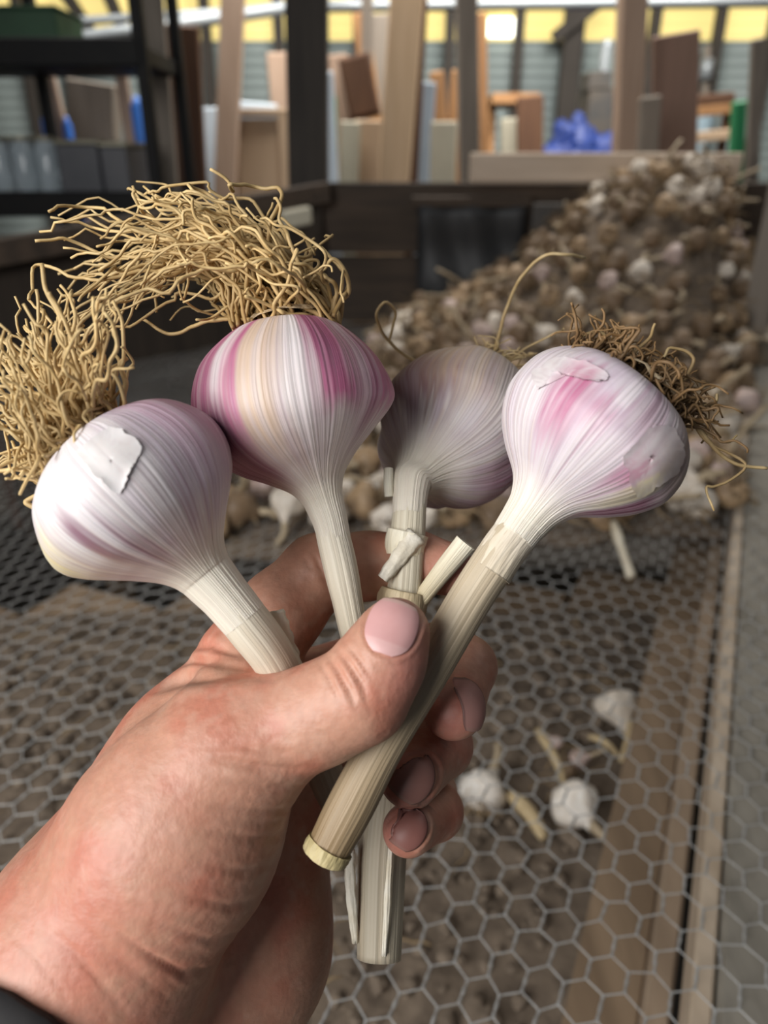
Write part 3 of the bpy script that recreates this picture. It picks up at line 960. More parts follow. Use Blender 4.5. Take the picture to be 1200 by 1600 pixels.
def garlic_bulb(parent, base, neck, mid, prof, d_scale, patches, seed, cloves, tint=None, nr=190, ns=300, tail=()):
    """base, neck, mid: (px,py,d); prof: list of (t, half width px) measured at depth d_scale"""
    bs, nk, md = P(*base), P(*neck), P(*mid)
    sp = catmull([bs, md, nk], 40)
    nr0 = nr
    tt = np.linspace(0, 1, nr)
    tt = tt ** 1.35 * 0.6 + tt * 0.4
    pt_, pr = np.array(prof).T
    from_c = catmull(np.array(prof), 300)
    rr_ = np.interp(tt, np.maximum.accumulate(from_c[:, 0]), from_c[:, 1]) * d_scale / F_PX
    # resample the spine at tt
    s = np.linspace(0, 1, 40)
    spn = np.stack([np.interp(tt, s, sp[:, k]) for k in range(3)], -1)
    env = lambda T: sstep(0.0, 0.12, T) * (1 - sstep(0.55, 0.88, T))

    def lob(T, TH):
        Tq = tt[np.clip((T * (nr0 - 1)).round().astype(int), 0, nr0 - 1)]
        g = np.zeros_like(TH)
        for (c, a, w) in cloves:
            g -= a * np.exp(-(wrapd(TH, c) / w) ** 2)
        base_n = fbm(np.stack([np.cos(TH) * 1.3, np.sin(TH) * 1.3, Tq * 2], -1).reshape(-1, 3), 2, seed).reshape(TH.shape) - 0.5
        rid = fbm(np.stack([np.cos(TH) * 22, np.sin(TH) * 22, Tq * 1.2], -1).reshape(-1, 3), 2, seed + 5).reshape(TH.shape) - 0.5
        return 1 + env(Tq) * g + 0.05 * base_n * env(Tq) + 0.012 * rid * sstep(0.02, 0.15, Tq) + 0.05 * rid * sstep(0.72, 0.95, Tq)
    # direct sweep on resampled spine
    tg = np.gradient(spn, axis=0)
    tg /= np.linalg.norm(tg, axis=1)[:, None]
    e2 = -FW[None] - tg * (tg @ -FW)[:, None]
    e2 /= np.linalg.norm(e2, axis=1)[:, None]
    e1 = np.cross(e2, tg)
    th = np.arange(ns) * 2 * math.pi / ns
    I, TH = np.meshgrid(np.linspace(0, 1, nr), th, indexing='ij')
    R = rr_[:, None] * lob(I, TH)
    if tail:          # neck running on into the stalk
        tq = catmull([spn[-1]] + [P(*q[:3]) for q in tail], 26)[1:]
        tr = np.concatenate([[rr_[-1]], [q[3] * q[2] / F_PX for q in tail]])
        tr = np.interp(np.linspace(0, 1, 26), np.linspace(0, 1, len(tr)), tr)[1:]
        wob = R[-1] / rr_[-1]
        R = np.concatenate([R, tr[:, None] * wob[None]])
        spn = np.concatenate([spn, tq])
        tt = np.concatenate([tt, 1 + 0.25 * np.linspace(0, 1, 26)[1:]])
        nr = nr + 25
        tg = np.gradient(spn, axis=0)
        tg /= np.linalg.norm(tg, axis=1)[:, None]
        for _ in range(6):
            tg[1:-1] = (tg[:-2] + tg[1:-1] + tg[2:]) / 3
        tg /= np.linalg.norm(tg, axis=1)[:, None]
        e2 = -FW[None] - tg * (tg @ -FW)[:, None]
        e2 /= np.linalg.norm(e2, axis=1)[:, None]
        e1 = np.cross(e2, tg)
        TH = np.repeat(th[None], nr, 0)
    v = (spn[:, None] + R[..., None] * (np.cos(TH)[..., None] * e1[:, None] + np.sin(TH)[..., None] * e2[:, None])).reshape(-1, 3)
    idx = np.arange(nr * ns).reshape(nr, ns)
    nx = np.roll(idx, -1, axis=1)
    Fs = [tuple(q) for q in np.stack([idx[:-1], nx[:-1], nx[1:], idx[1:]], -1).reshape(-1, 4).tolist()]
    Fs.append(tuple(idx[0].tolist()))
    T = np.repeat(tt, ns)
    THf = TH.ravel()
    # colour
    s1 = streaks(T, THf, 6, seed)
    s2 = streaks(T, THf, 22, seed + 1)
    s3 = streaks(T, THf, 60, seed + 2, 0.8)
    c = np.repeat(WHITE[None] if tint is None else np.asarray(tint)[None], len(T), 0)
    c = mixc(c, LILAC, 0.55 * sstep(0.45, 0.7, s1) * (1 - sstep(0.7, 0.92, T)))
    c = mixc(c, TAN, 0.35 * sstep(0.5, 0.75, s2) * sstep(0.25, 0.6, T) * (1 - sstep(0.82, 0.95, T)))
    bl = fbm(np.stack([np.cos(THf) * 2.6 + 3, np.sin(THf) * 2.6, T * 4.5], -1), 3, seed + 30)
    c = mixc(c, (0.55, 0.48, 0.47), 0.45 * sstep(0.52, 0.74, bl) * (1 - sstep(0.7, 0.95, T)))
    c = mixc(c, (0.86, 0.83, 0.82), 0.45 * sstep(0.55, 0.3, bl) * (bl < 0.45))
    for (kind, thc, thw, t0, t1, st) in patches:
        col = {'pink': PINK, 'purple': PURPLE, 'tan': TAN, 'white': WHITE, 'yellow': YELLOW, 'cream': CREAM, 'brown': np.array([0.30, 0.18, 0.13]), 'lilac': LILAC}[kind]
        dth = wrapd(THf, thc + 0.25 * (s1 - 0.5) + 0.10 * (s2 - 0.5)) / thw
        m = np.exp(-dth ** 4)
        tw = 0.10 + 0.05 * (s2 - 0.5)
        m = m * sstep(t0 - tw, t0 + tw, T + 0.25 * (s2 - 0.5)) * (1 - sstep(t1 - tw, t1 + tw, T + 0.35 * (s2 - 0.5)))
        m = m * st * (0.62 + 0.6 * sstep(0.30, 0.62, s2)) * (0.8 + 0.4 * s3)
        c = mixc(c, col, np.clip(m, 0, 1))
    vein = sstep(0.56, 0.66, streaks(T, THf, 85, seed + 40, 0.5))
    c = mixc(c, np.array([0.42, 0.30, 0.36]), 0.28 * vein * sstep(0.05, 0.3, T) * (1 - sstep(0.85, 1.0, T)))
    # fine dark purple threads
    thd = sstep(0.63, 0.72, s3) * sstep(0.5, 0.62, s1) * sstep(0.30, 0.5, T) * (1 - sstep(0.75, 0.9, T))
    c = mixc(c, PURPLE, 0.5 * thd)
    c = mixc(c, CREAM, sstep(0.72, 0.97, T) * 0.95)
    c = c * (0.88 + 0.22 * s3)[:, None]
    c = np.clip(c, 0, 1)
    o = mesh_obj('bulb', v, Fs, M['garlic'], colors=c, uvs=np.stack([THf / (2 * math.pi), T], -1))
    adopt(o, parent)
    return o


def stalk(parent, pts, rads, seed, c0, c1, name='stalk', ridged=0.06, flat=None, nr=90, ns=48):
    """pts: list of (px,py,d); rads: half widths in mm"""
    sp = [P(*q) for q in pts]

    def lob(T, TH):
        q = np.stack([np.cos(TH) * 5, np.sin(TH) * 5, T * 1.5], -1).reshape(-1, 3)
        r = 1 + ridged * 2 * (fbm(q, 3, seed).reshape(TH.shape) - 0.5)
        q2 = np.stack([TH * 0, TH * 0, T * 9], -1).reshape(-1, 3)
        r = r * (1 + (0.05 if name == 'stalk' else 0.0) * (vnoise(q2, seed + 9).reshape(TH.shape) - 0.5))
        if flat:
            r = r * (1 - flat * np.abs(np.sin(TH)))
        return r
    rad = catmull(np.array(rads, float) * 1e-3, nr)[:, 0]
    v, Fs, T, TH = sweep(sp, rad, nr, ns, lob)
    s = streaks(T, TH, 5, seed + 2)
    s2 = streaks(T, TH, 14, seed + 3)
    c = np.asarray(c0)[None] * (1 - T[:, None]) + np.asarray(c1)[None] * T[:, None]
    c = c * (0.90 + 0.2 * s)[:, None]
    c = mixc(c, (0.40, 0.31, 0.21), 0.30 * sstep(0.58, 0.75, s2) * sstep(0.0, 0.25, T))
    o = mesh_obj(name, v, Fs, M['stalk'], colors=np.clip(c, 0, 1), uvs=np.stack([TH / (2 * math.pi), T * 2], -1))
    adopt(o, parent)
    return o


def bez(p0, p1, p2, p3, n):
    t = np.linspace(0, 1, n)[:, None]
    return (1 - t) ** 3 * p0 + 3 * t * (1 - t) ** 2 * p1 + 3 * t * t * (1 - t) * p2 + t ** 3 * p3


def wiggle(path, amp, seed, freq=5.0):
    n = len(path)
    L = np.concatenate([[0], np.cumsum(np.linalg.norm(np.diff(path, axis=0), axis=1))])
    s = L / 0.01
    off = np.zeros_like(path)
    for k in range(3):
        q = np.stack([s * freq / 5, np.full(n, seed * 3.17 + k * 11.3), np.zeros(n)], -1)
        off[:, k] = (fbm(q, 2, seed + k) - 0.5) * 2
    return path + off * amp * sstep(0, 0.25, np.linspace(0, 1, n))[:, None]


def root_tuft(parent, paths, rads, c0, c1, seed, name='roots'):
    v, f, t = tubes(paths, rads, 5)
    nse = vnoise(v * 900, seed)
    lownoise = vnoise(v * 60, seed + 1)
    t2 = t[:, None] ** 0.6
    c = np.asarray(c0)[None] * (1 - t2) + np.asarray(c1)[None] * t2
    c = c * (0.65 + 0.7 * lownoise)[:, None] * (0.85 + 0.3 * nse)[:, None]
    o = mesh_obj(name, v, f, M['root'], colors=np.clip(c, 0, 1))
    o['kind'] = 'stuff'
    adopt(o, parent)
    return o


def plate(parent, at, nrm, r, h=0.004, seed=1):
    at, nrm = np.asarray(at), np.asarray(nrm) / np.linalg.norm(nrm)
    e1 = np.cross(nrm, [0.3, 0.5, 0.8])
    e1 /= np.linalg.norm(e1)
    e2 = np.cross(nrm, e1)
    n, m = 28, 7
    V = []
    for i in range(m):
        a = i / (m - 1) * math.pi / 2
        for j in range(n):
            t = 2 * math.pi * j / n
            V.append(at + r * math.cos(a) * (math.cos(t) * e1 + math.sin(t) * e2) + nrm * h * math.sin(a))
    V = np.array(V)
    V += ((fbm(V * 500, 2, seed) - 0.5) * 0.003)[:, None] * nrm
    Fs = [(i * n + j, i * n + (j + 1) % n, (i + 1) * n + (j + 1) % n, (i + 1) * n + j) for i in range(m - 1) for j in range(n)]
    o = mesh_obj('root_plate', V, Fs, M['plate'])
    adopt(o, parent)
    return o


HP = math.pi / 2
STRAW = (0.36, 0.235, 0.095)
STRAW2 = (0.68, 0.51, 0.25)

# ---- garlic 1: whitish, low on the left
g1 = empty('garlic', tuple(P(330, 905, 0.203)))
tag(g1, 'whitish held garlic with a yellow stained cheek and bushy straw coloured roots', 'garlic', 'garlic held in the hand')
garlic_bulb(g1, (140, 700, 0.201), (322, 898, 0.203), (232, 792, 0.200),
            [(0, 55), (0.02, 84), (0.06, 110), (0.18, 143), (0.35, 162), (0.48, 160), (0.60, 141), (0.70, 113), (0.78, 88), (0.87, 63), (0.94, 50), (1, 44)], 0.203,
            [('lilac', 0.6, 0.7, -0.1, 0.7, 0.6), ('pink', 0.30, 0.4, -0.2, 0.55, 0.35), ('purple', 0.1, 0.35, 0.1, 0.7, 0.35), ('white', 1.75, 0.62, -0.2, 0.42, 0.7), ('yellow', 2.65, 0.42, 0.30, 0.64, 0.75),
             ('purple', 1.95, 0.10, 0.36, 0.72, 0.8), ('purple', 1.70, 0.05, 0.5, 0.85, 0.65), ('tan', 2.2, 0.3, 0.55, 0.8, 0.4), ('white', 1.3, 0.3, 0.3, 0.7, 0.4)], 21,
            [(0.75, 0.05, 0.26), (2.75, 0.03, 0.3), (4.2, 0.06, 0.3), (5.4, 0.06, 0.3)], tint=(0.76, 0.73, 0.725),
            tail=[(352, 932, 0.203, 39), (382, 968, 0.2035, 37)])
stalk(g1, [(335, 912, 0.203), (385, 972, 0.204), (432, 1035, 0.210), (470, 1110, 0.226), (515, 1225, 0.231), (528, 1256, 0.232)], [5.6, 6.8, 6.4, 6.0, 5.6, 5.2], 31, (0.77, 0.725, 0.61), (0.46, 0.38, 0.26), ridged=0.04)
plate(g1, P(118, 702, 0.202), P(90, 660, 0.200) - P(150, 705, 0.202), 0.0125)
# ---- garlic 2: pink striped
g2 = empty('garlic', tuple(P(512, 790, 0.226)))
tag(g2, 'pink striped held garlic with the longest arching tuft of roots', 'garlic', 'garlic held in the hand')
garlic_bulb(g2, (448, 510, 0.227), (508, 790, 0.226), (463, 655, 0.226),
            [(0, 52), (0.012, 70), (0.04, 88), (0.10, 110), (0.18, 132), (0.26, 146), (0.38, 156), (0.50, 155), (0.60, 139), (0.70, 107), (0.78, 74), (0.87, 45), (0.95, 33), (1, 30)], 0.226,
            [('pink', 2.66, 0.52, -0.2, 0.75, 1.0), ('purple', 2.72, 0.66, 0.44, 0.90, 1.0), ('pink', 1.02, 0.30, -0.2, 0.56, 1.0), ('purple', 1.10, 0.10, -0.1, 0.40, 0.55),
             ('white', 2.28, 0.07, -0.2, 0.40, 0.85), ('tan', 1.82, 0.26, 0.0, 0.72, 0.75), ('white', 1.42, 0.13, -0.2, 0.6, 0.7), ('pink', 0.35, 0.35, 0.0, 0.62, 0.8),
             ('purple', 0.55, 0.12, 0.1, 0.7, 0.5), ('pink', 2.06, 0.08, -0.1, 0.6, 0.85), ('purple', 4.5, 1.0, 0.1, 0.8, 0.6)], 43,
            [(2.42, 0.03, 0.2), (0.72, 0.05, 0.24), (4.0, 0.06, 0.3), (5.3, 0.06, 0.3)], tint=(0.70, 0.62, 0.62),
            tail=[(516, 815, 0.2255, 27), (524, 850, 0.225, 25)])
stalk(g2, [(508, 792, 0.2258), (525, 856, 0.225), (541, 930, 0.224), (556, 1000, 0.226), (590, 1120, 0.236), (602, 1165, 0.240)], [4.2, 5.15, 4.75, 4.4, 4.3, 4.2], 47, (0.78, 0.735, 0.63), (0.70, 0.62, 0.46), ridged=0.04)
plate(g2, P(446, 512, 0.228), P(436, 470, 0.228) - P(449, 520, 0.227), 0.0145)
# ---- garlic 3: behind, seen from the stalk side
g3 = empty('garlic', tuple(P(645, 740, 0.25)))
tag(g3, 'held garlic tipped away behind the others, brown purple skin with a torn leaf stub', 'garlic', 'garlic held in the hand')
garlic_bulb(g3, (742, 612, 0.296), (643, 752, 0.247), (697, 690, 0.272),
            [(0, 60), (0.02, 80), (0.08, 104), (0.2, 118), (0.36, 125), (0.5, 122), (0.64, 102), (0.76, 74), (0.86, 46), (0.94, 33), (1, 28)], 0.272,
            [('brown', 2.9, 0.85, -0.2, 0.64, 0.9), ('purple', 2.5, 0.6, 0.25, 0.66, 0.7), ('pink', 0.2, 0.5, 0.1, 0.7, 0.6), ('purple', 5.6, 0.45, 0.1, 0.8, 0.9),
             ('tan', 1.9, 0.6, -0.2, 0.6, 0.65), ('purple', 1.0, 0.10, 0.2, 0.7, 0.4), ('white', 1.1, 0.35, 0.4, 0.9, 0.4)], 61,
            [(2.3, 0.06, 0.25), (0.5, 0.06, 0.25), (5.55, 0.12, 0.20), (3.6, 0.10, 0.22)], tint=(0.72, 0.655, 0.64),
            tail=[(641, 775, 0.2445, 27), (639, 805, 0.2425, 26)])
stalk(g3, [(643, 765, 0.2455), (639, 812, 0.2425), (632, 920, 0.239), (618, 1080, 0.244), (606, 1230, 0.249), (598, 1330, 0.246), (592, 1498, 0.236)],
      [4.8, 5.8, 5.8, 6.2, 7.4, 8.0, 6.9], 67, (0.76, 0.71, 0.57), (0.44, 0.39, 0.30), ridged=0.06)
plate(g3, P(745, 600, 0.297), P(770, 560, 0.31) - P(742, 602, 0.296), 0.012)
# ---- garlic 4: right
g4 = empty('garlic', tuple(P(815, 820, 0.211)))
tag(g4, 'held garlic with flaking lilac skin, short dark brown roots and a long straight stalk', 'garlic', 'garlic held in the hand')
garlic_bulb(g4, (986, 614, 0.211), (817, 818, 0.210), (903, 706, 0.211),
            [(0, 66), (0.015, 94), (0.045, 115), (0.12, 135), (0.25, 149), (0.40, 151), (0.50, 143), (0.60, 126), (0.70, 97), (0.80, 61), (0.90, 43), (1, 37)], 0.213,
            [('lilac', 1.7, 0.9, 0.0, 0.7, 0.45), ('pink', 2.15, 0.22, 0.22, 0.62, 0.8), ('purple', 1.45, 0.16, 0.02, 0.36, 0.45), ('pink', 1.75, 0.16, 0.30, 0.55, 0.5), ('pink', 1.15, 0.16, 0.44, 0.66, 0.7),
             ('yellow', 0.82, 0.16, 0.42, 0.70, 0.8), ('purple', 0.42, 0.24, 0.48, 0.9, 0.85), ('tan', 0.7, 0.5, -0.2, 0.42, 0.4), ('brown', 0.35, 0.4, -0.1, 0.45, 0.35),
             ('white', 1.6, 0.25, 0.45, 0.75, 0.6), ('white', 2.7, 0.3, 0.2, 0.8, 0.5)], 83,
            [(0.62, 0.05, 0.22), (2.7, 0.04, 0.3), (4.2, 0.06, 0.3), (5.4, 0.06, 0.3)], tint=(0.70, 0.64, 0.66),
            tail=[(800, 842, 0.2095, 35)])
stalk(g4, [(815, 822, 0.2100), (792, 850, 0.209), (735, 935, 0.208), (668, 1050, 0.208), (600, 1160, 0.205), (550, 1255, 0.202), (513, 1326, 0.200)],
      [6.0, 6.1, 6.2, 6.1, 6.2, 6.5, 6.0], 89, (0.62, 0.54, 0.41), (0.27, 0.185, 0.095), ridged=0.035, nr=140)
plate(g4, P(992, 606, 0.212), P(1040, 550, 0.212) - P(1000, 596, 0.211), 0.014)

# roots ---------------------------------------------------------------
paths, rads = [], []
for k in range(210):          # garlic 1
    s = rng.uniform(0, 1)
    q0 = [186 - 106 * s + rng.normal(0, 5), 640 + 122 * s + rng.normal(0, 5)]
    d = 0.203 + rng.uniform(-0.024, 0.022)
    p0 = P(q0[0] + 8, q0[1] + 8, 0.202 + rng.uniform(-0.011, 0.011))
    mode = rng.random()
    if mode < 0.50:           # rising
        e = (rng.uniform(45, 215) - 60 * s, rng.uniform(425, 590) + 60 * s)
        m1 = (q0[0] - 28 + rng.normal(0, 16), q0[1] - 40 + rng.normal(0, 14))
        m2 = (0.4 * q0[0] + 0.6 * e[0] + rng.normal(-12, 30), 0.4 * q0[1] + 0.6 * e[1] + rng.normal(-10, 26))
    elif mode < 0.85:         # to the left
        e = (rng.uniform(-50, 60), rng.uniform(500, 760))
        m1 = (q0[0] - 36 + rng.normal(0, 16), q0[1] - 22 + rng.normal(0, 18))
        m2 = (0.5 * q0[0] + 0.5 * e[0] + rng.normal(0, 26), 0.5 * q0[1] + 0.5 * e[1] + rng.normal(-25, 34))
    else:                     # short curls by the plate
        e = (q0[0] - rng.uniform(20, 80), q0[1] + rng.uniform(-70, 35))
        m1 = (q0[0] - 40 + rng.normal(0, 20), q0[1] - 20 + rng.normal(0, 20))
        m2 = (e[0] + rng.normal(0, 30), e[1] - 25 + rng.normal(0, 25))
    pa = wiggle(bez(p0, P(*m1, d), P(*m2, d), P(*e, d + rng.normal(0, 0.006)), 34), 0.0036, 300 + k, 7.0)
    paths.append(pa)
    rads.append(np.linspace(1, 0.62, 34) * rng.uniform(0.00046, 0.00078))
for pts_ in ([(120, 690), (115, 600), (90, 500), (58, 415)], [(70, 760), (40, 735), (-5, 730)], [(95, 770), (70, 790), (38, 785), (60, 775)], [(190, 640), (200, 600), (190, 570), (205, 560)]):
    paths.append(wiggle(catmull([P(x, y, 0.199) for x, y in pts_], 34), 0.0014, int(pts_[0][0]) + 9, 6))
    rads.append(np.linspace(1, 0.7, 34) * 0.0009)
root_tuft(g1, paths, rads, STRAW, STRAW2, 5)
paths, rads = [], []
for k in range(215):          # garlic 2
    x0 = rng.uniform(362, 536)
    p0 = P(x0, 512 - 12 * (1 - abs(x0 - 450) / 90) + rng.normal(0, 3), 0.228 + rng.uniform(-0.013, 0.013))
    d = 0.230 + rng.uniform(-0.024, 0.03)
    mode = rng.random()
    if mode < 0.58:           # long arch to the left
        e = (rng.uniform(70, 300), rng.uniform(330, 540))
        e = (e[0], e[1] + (0 if e[0] < 200 else -40))
        p1 = P(x0 - 15 + rng.normal(0, 22), 420 + rng.normal(0, 25), d)
        p2 = P(330 + rng.normal(0, 60), 330 + rng.normal(0, 45), d)
        n = 48
    elif mode < 0.84:           # medium, up-left
        e = (rng.uniform(230, 430), rng.uniform(310, 440))
        p1 = P(x0 - 8 + rng.normal(0, 15), 440 + rng.normal(0, 20), d)
        p2 = P((x0 + e[0]) / 2 + rng.normal(0, 30), e[1] + 10 + rng.normal(0, 30), d)
        n = 36
    elif mode < 0.93:           # low, sideways over the shoulder of the bulb
        e = (x0 - rng.uniform(50, 150), rng.uniform(440, 520))
        p1 = P(x0 - 25 + rng.normal(0, 15), 470 + rng.normal(0, 15), d)
        p2 = P((x0 + e[0]) / 2 + rng.normal(0, 20), 450 + rng.normal(0, 25), d)
        n = 34
    else:                      # right side, curling over
        e = (rng.uniform(440, 535), rng.uniform(375, 480))
        p1 = P(x0 + 20 + rng.normal(0, 15), 430 + rng.normal(0, 20), d)
        p2 = P(rng.uniform(430, 540), 365 + rng.normal(0, 25), d)
        n = 36
    pa = wiggle(bez(p0, p1, p2, P(e[0], e[1], d + rng.normal(0, 0.008)), n), 0.0042, 700 + k, 6.0)
    paths.append(pa)
    rads.append(np.linspace(1, 0.6, n) * rng.uniform(0.00046, 0.0008))
for pts_ in ([(470, 490), (440, 440), (350, 380), (250, 372), (150, 325), (75, 328)], [(440, 495), (380, 420), (280, 395), (170, 400), (110, 375), (55, 378)],
             [(420, 470), (418, 360), (440, 300), (395, 292), (357, 288), (360, 300), (330, 262)], [(520, 495), (540, 440), (500, 380), (480, 400), (462, 405)],
             [(430, 480), (350, 440), (250, 420), (150, 440), (60, 415), (50, 465)], [(480, 480), (410, 370), (330, 310), (292, 292), (300, 300)],
             [(395, 500), (330, 500), (268, 520), (215, 495)], [(410, 505), (365, 520), (352, 545)]):
    q = catmull([P(x, y, 0.226 + rng.uniform(-0.01, 0.006)) for x, y in pts_], 40)
    paths.append(wiggle(q, 0.0014, int(pts_[0][0]), 7))
    rads.append(np.linspace(1, 0.7, 40) * 0.00072)
root_tuft(g2, paths, rads, STRAW, STRAW2, 6)
paths, rads = [], []
for pts_, r_ in (([(770, 570), (776, 540), (792, 485), (812, 435), (850, 400), (885, 397), (915, 402)], 0.00085), ([(742, 590), (690, 580), (640, 560), (600, 525), (588, 495), (603, 472), (618, 490), (610, 530)], 0.00075),
             ([(770, 580), (800, 560), (830, 540), (870, 520), (880, 512)], 0.0005)):
    n = 36
    q = catmull([P(x, y, 0.285 + 0.01 * math.sin(i)) for i, (x, y) in enumerate(pts_)], n)
    paths.append(wiggle(q, 0.0006, int(pts_[1][0]), 6))
    rads.append(np.linspace(1, 0.7, n) * r_)
for k in range(40):
    x0, y0 = rng.uniform(725, 800), rng.uniform(565, 605)
    e = (x0 + rng.normal(10, 40), y0 - rng.uniform(10, 45))
    d = 0.292 + rng.uniform(-0.01, 0.012)
    q = bez(P(x0, y0, 0.297), P(x0 + rng.normal(10, 15), y0 - 20, d), P(e[0] + rng.normal(0, 25), e[1], d), P(*e, d), 18)
    paths.append(wiggle(q, 0.002, 1200 + k, 7))
    rads.append(np.linspace(1, 0.6, 18) * rng.uniform(0.0003, 0.0006))
root_tuft(g3, paths, rads, (0.40, 0.27, 0.12), (0.60, 0.47, 0.26), 7)
paths, rads = [], []
for k in range(230):          # garlic 4: short dark curls
    s = rng.uniform(0, 1)
    x0, y0 = 900 + 172 * s, 548 + 112 * s - 14 * math.sin(math.pi * s)
    d0 = 0.211 + rng.uniform(-0.012, 0.012)
    ang = math.radians(rng.normal(-48 + 50 * (s - 0.5), 32))
    L = rng.uniform(25, 85)
    e = (x0 + L * math.cos(ang) + rng.normal(0, 14), y0 + L * math.sin(ang) + rng.uniform(0, 40))
    d = d0 + rng.normal(0, 0.006)
    q = bez(P(x0 - 6, y0 + 8, d0), P(x0 + 0.6 * L * math.cos(ang), y0 + 0.6 * L * math.sin(ang), d), P((x0 + e[0]) / 2 + rng.normal(12, 26), (y0 + e[1]) / 2 - 20 + rng.normal(0, 22), d), P(*e, d), 20)
    paths.append(wiggle(q, 0.0028, 1500 + k, 9))
    rads.append(np.linspace(1, 0.55, 20) * rng.uniform(0.00035, 0.00065))
root_tuft(g4, paths, rads, (0.11, 0.062, 0.026), (0.23, 0.14, 0.06), 8)
paths, rads = [], []
for pts_, r_ in (([(1070, 650), (1090, 672), (1120, 705), (1150, 725), (1200, 731)], 0.0007), ([(1080, 655), (1105, 690), (1165, 728), (1120, 760), (1105, 765), (1112, 800)], 0.0005),
                 ([(1075, 640), (1115, 630), (1122, 615)], 0.0006), ([(985, 560), (1010, 530), (1025, 508)], 0.0006), ([(1060, 610), (1085, 560), (1050, 545), (1035, 560)], 0.0006),
                 ([(920, 545), (900, 530), (935, 520), (960, 535)], 0.0006), ([(1090, 665), (1130, 690), (1150, 680)], 0.0004)):
    q = catmull([P(x, y, 0.211) for x, y in pts_], 30)
    paths.append(wiggle(q, 0.0009, int(pts_[1][1]), 7))
    rads.append(np.linspace(1, 0.7, 30) * r_)
root_tuft(g4, paths, rads, (0.26, 0.16, 0.07), (0.55, 0.42, 0.22), 9, 'long_roots')


# papery flakes: small curved patches lying on a bulb
def smooth_grid(g):
    for _ in range(3):
        g[0] = g[1].mean(0) + 0.1 * (g[1] - g[1].mean(0))
        g[1:-1] = 0.25 * (g[:-2] + g[2:]) + 0.25 * (np.roll(g, 1, 1) + np.roll(g, -1, 1))[1:-1]
    return g


def flake(parent, outline, host, tone, name='loose_skin', seed=1):
    """thin papery scale of skin lying on a bulb, its rim lifting off a little"""
    pl_ = catmull(np.array(list(outline) + [outline[0]], float), 61)[:-1]
    pl_ = pl_ + np.random.default_rng(seed).normal(0, 1.1, pl_.shape)
    c = pl_.mean(0)
    n, rings = len(pl_), 8
    me = host.data
    co = np.zeros(len(me.vertices) * 3)
    me.vertices.foreach_get('co', co)
    co = co.reshape(-1, 3)
    cl_ = np.zeros(len(co) * 4, dtype=np.float32)
    me.color_attributes['Col'].data.foreach_get('color', cl_)
    cl_ = cl_.reshape(-1, 4)[:, :3]
    bvh = BVHTree.FromPolygons(co.tolist(), [tuple(p.vertices) for p in me.polygons])
    V2, C2 = [], []
    for r in range(rings + 1):
        fr = 0.03 + 0.97 * r / rings
        for k in range(n):
            q = c + (pl_[k] - c) * fr
            dr = P(q[0], q[1], 1.0) - CAM
            dr /= np.linalg.norm(dr)
            h = bvh.ray_cast(Vector(CAM), Vector(dr))
            if h[0] is None:
                h = bvh.find_nearest(Vector(P(q[0], q[1], 0.21)))
            nn_ = np.array(h[1])
            nn_ = -nn_ if nn_ @ dr > 0 else nn_
            lift = 0.00028 + 0.00055 * fr ** 7 * (0.3 + 0.7 * math.sin(k * 0.21 + seed) ** 2)
            V2.append(np.array(h[0]) + nn_ * lift)
            fi = me.polygons[h[2]].vertices[0]
            C2.append(cl_[fi])
    C2 = np.array(C2)
    C2 = np.clip(0.72 * C2 + 0.28 * np.asarray(tone)[None], 0, 1)
    Fs = [(r * n + k, r * n + (k + 1) % n, (r + 1) * n + (k + 1) % n, (r + 1) * n + k) for r in range(rings) for k in range(n)]
    V2 = smooth_grid(np.array(V2).reshape(rings + 1, n, 3)).reshape(-1, 3)
    Fs.append(tuple(range(n)))
    o = mesh_obj(name, V2, Fs, M['flake'], colors=C2)
    return adopt(o, parent)


def blade(parent, pts, w0, w1, mat='papery', name='leaf_stub', curl=0.5, thick=0.0004):
    """curved leaf strip along (px,py,d) points, half width mm"""
    sp = catmull([P(*q) for q in pts], 14)
    tg = np.gradient(sp, axis=0)
    tg /= np.linalg.norm(tg, axis=1)[:, None]
    sd = np.cross(tg, -FW)
    sd /= np.linalg.norm(sd, axis=1)[:, None]
    V = []
    m = 7
    for i in range(14):
        w = (w0 + (w1 - w0) * i / 13) * 1e-3 * (1 + 0.08 * math.sin(i * 1.9))
        for j in range(m):
            s = j / (m - 1) * 2 - 1
            V.append(sp[i] + sd[i] * s * w + FW * curl * w * s * s + FW * 0.0003 * math.sin(j * 2.1 + i * 0.6))
    Fs = [(r * m + c, r * m + c + 1, (r + 1) * m + c + 1, (r + 1) * m + c) for r in range(13) for c in range(m - 1)]
    o = mesh_obj(name, V, Fs, M[mat])
    o.modifiers.new('t', 'SOLIDIFY').thickness = thick
    return adopt(o, parent)


def child(parent, stem):
    return [c for c in parent.children if c.name.split('.')[0] == stem][0]


M['flake'] = material('papery_flake', rough=0.42, attr=True, color2=(0.86, 0.82, 0.80), scale=260, mixamt=0.5, sss=0.05)
b1, b3, b4 = child(g1, 'bulb'), child(g3, 'bulb'), child(g4, 'bulb')
flake(g1, [(122, 708), (150, 684), (178, 670), (219, 697), (212, 720), (201, 741), (186, 772), (160, 752), (138, 730)], b1, (0.80, 0.80, 0.75), seed=1)
flake(g4, [(832, 585), (866, 562), (905, 566), (948, 584), (944, 596), (915, 596), (886, 588), (868, 584), (850, 606), (838, 604)], b4, (0.60, 0.55, 0.53), seed=2)
flake(g4, [(980, 735), (974, 712), (994, 690), (1018, 668), (1046, 668), (1066, 696), (1056, 735), (1026, 760), (996, 772)], b4, (0.56, 0.50, 0.48), seed=3)
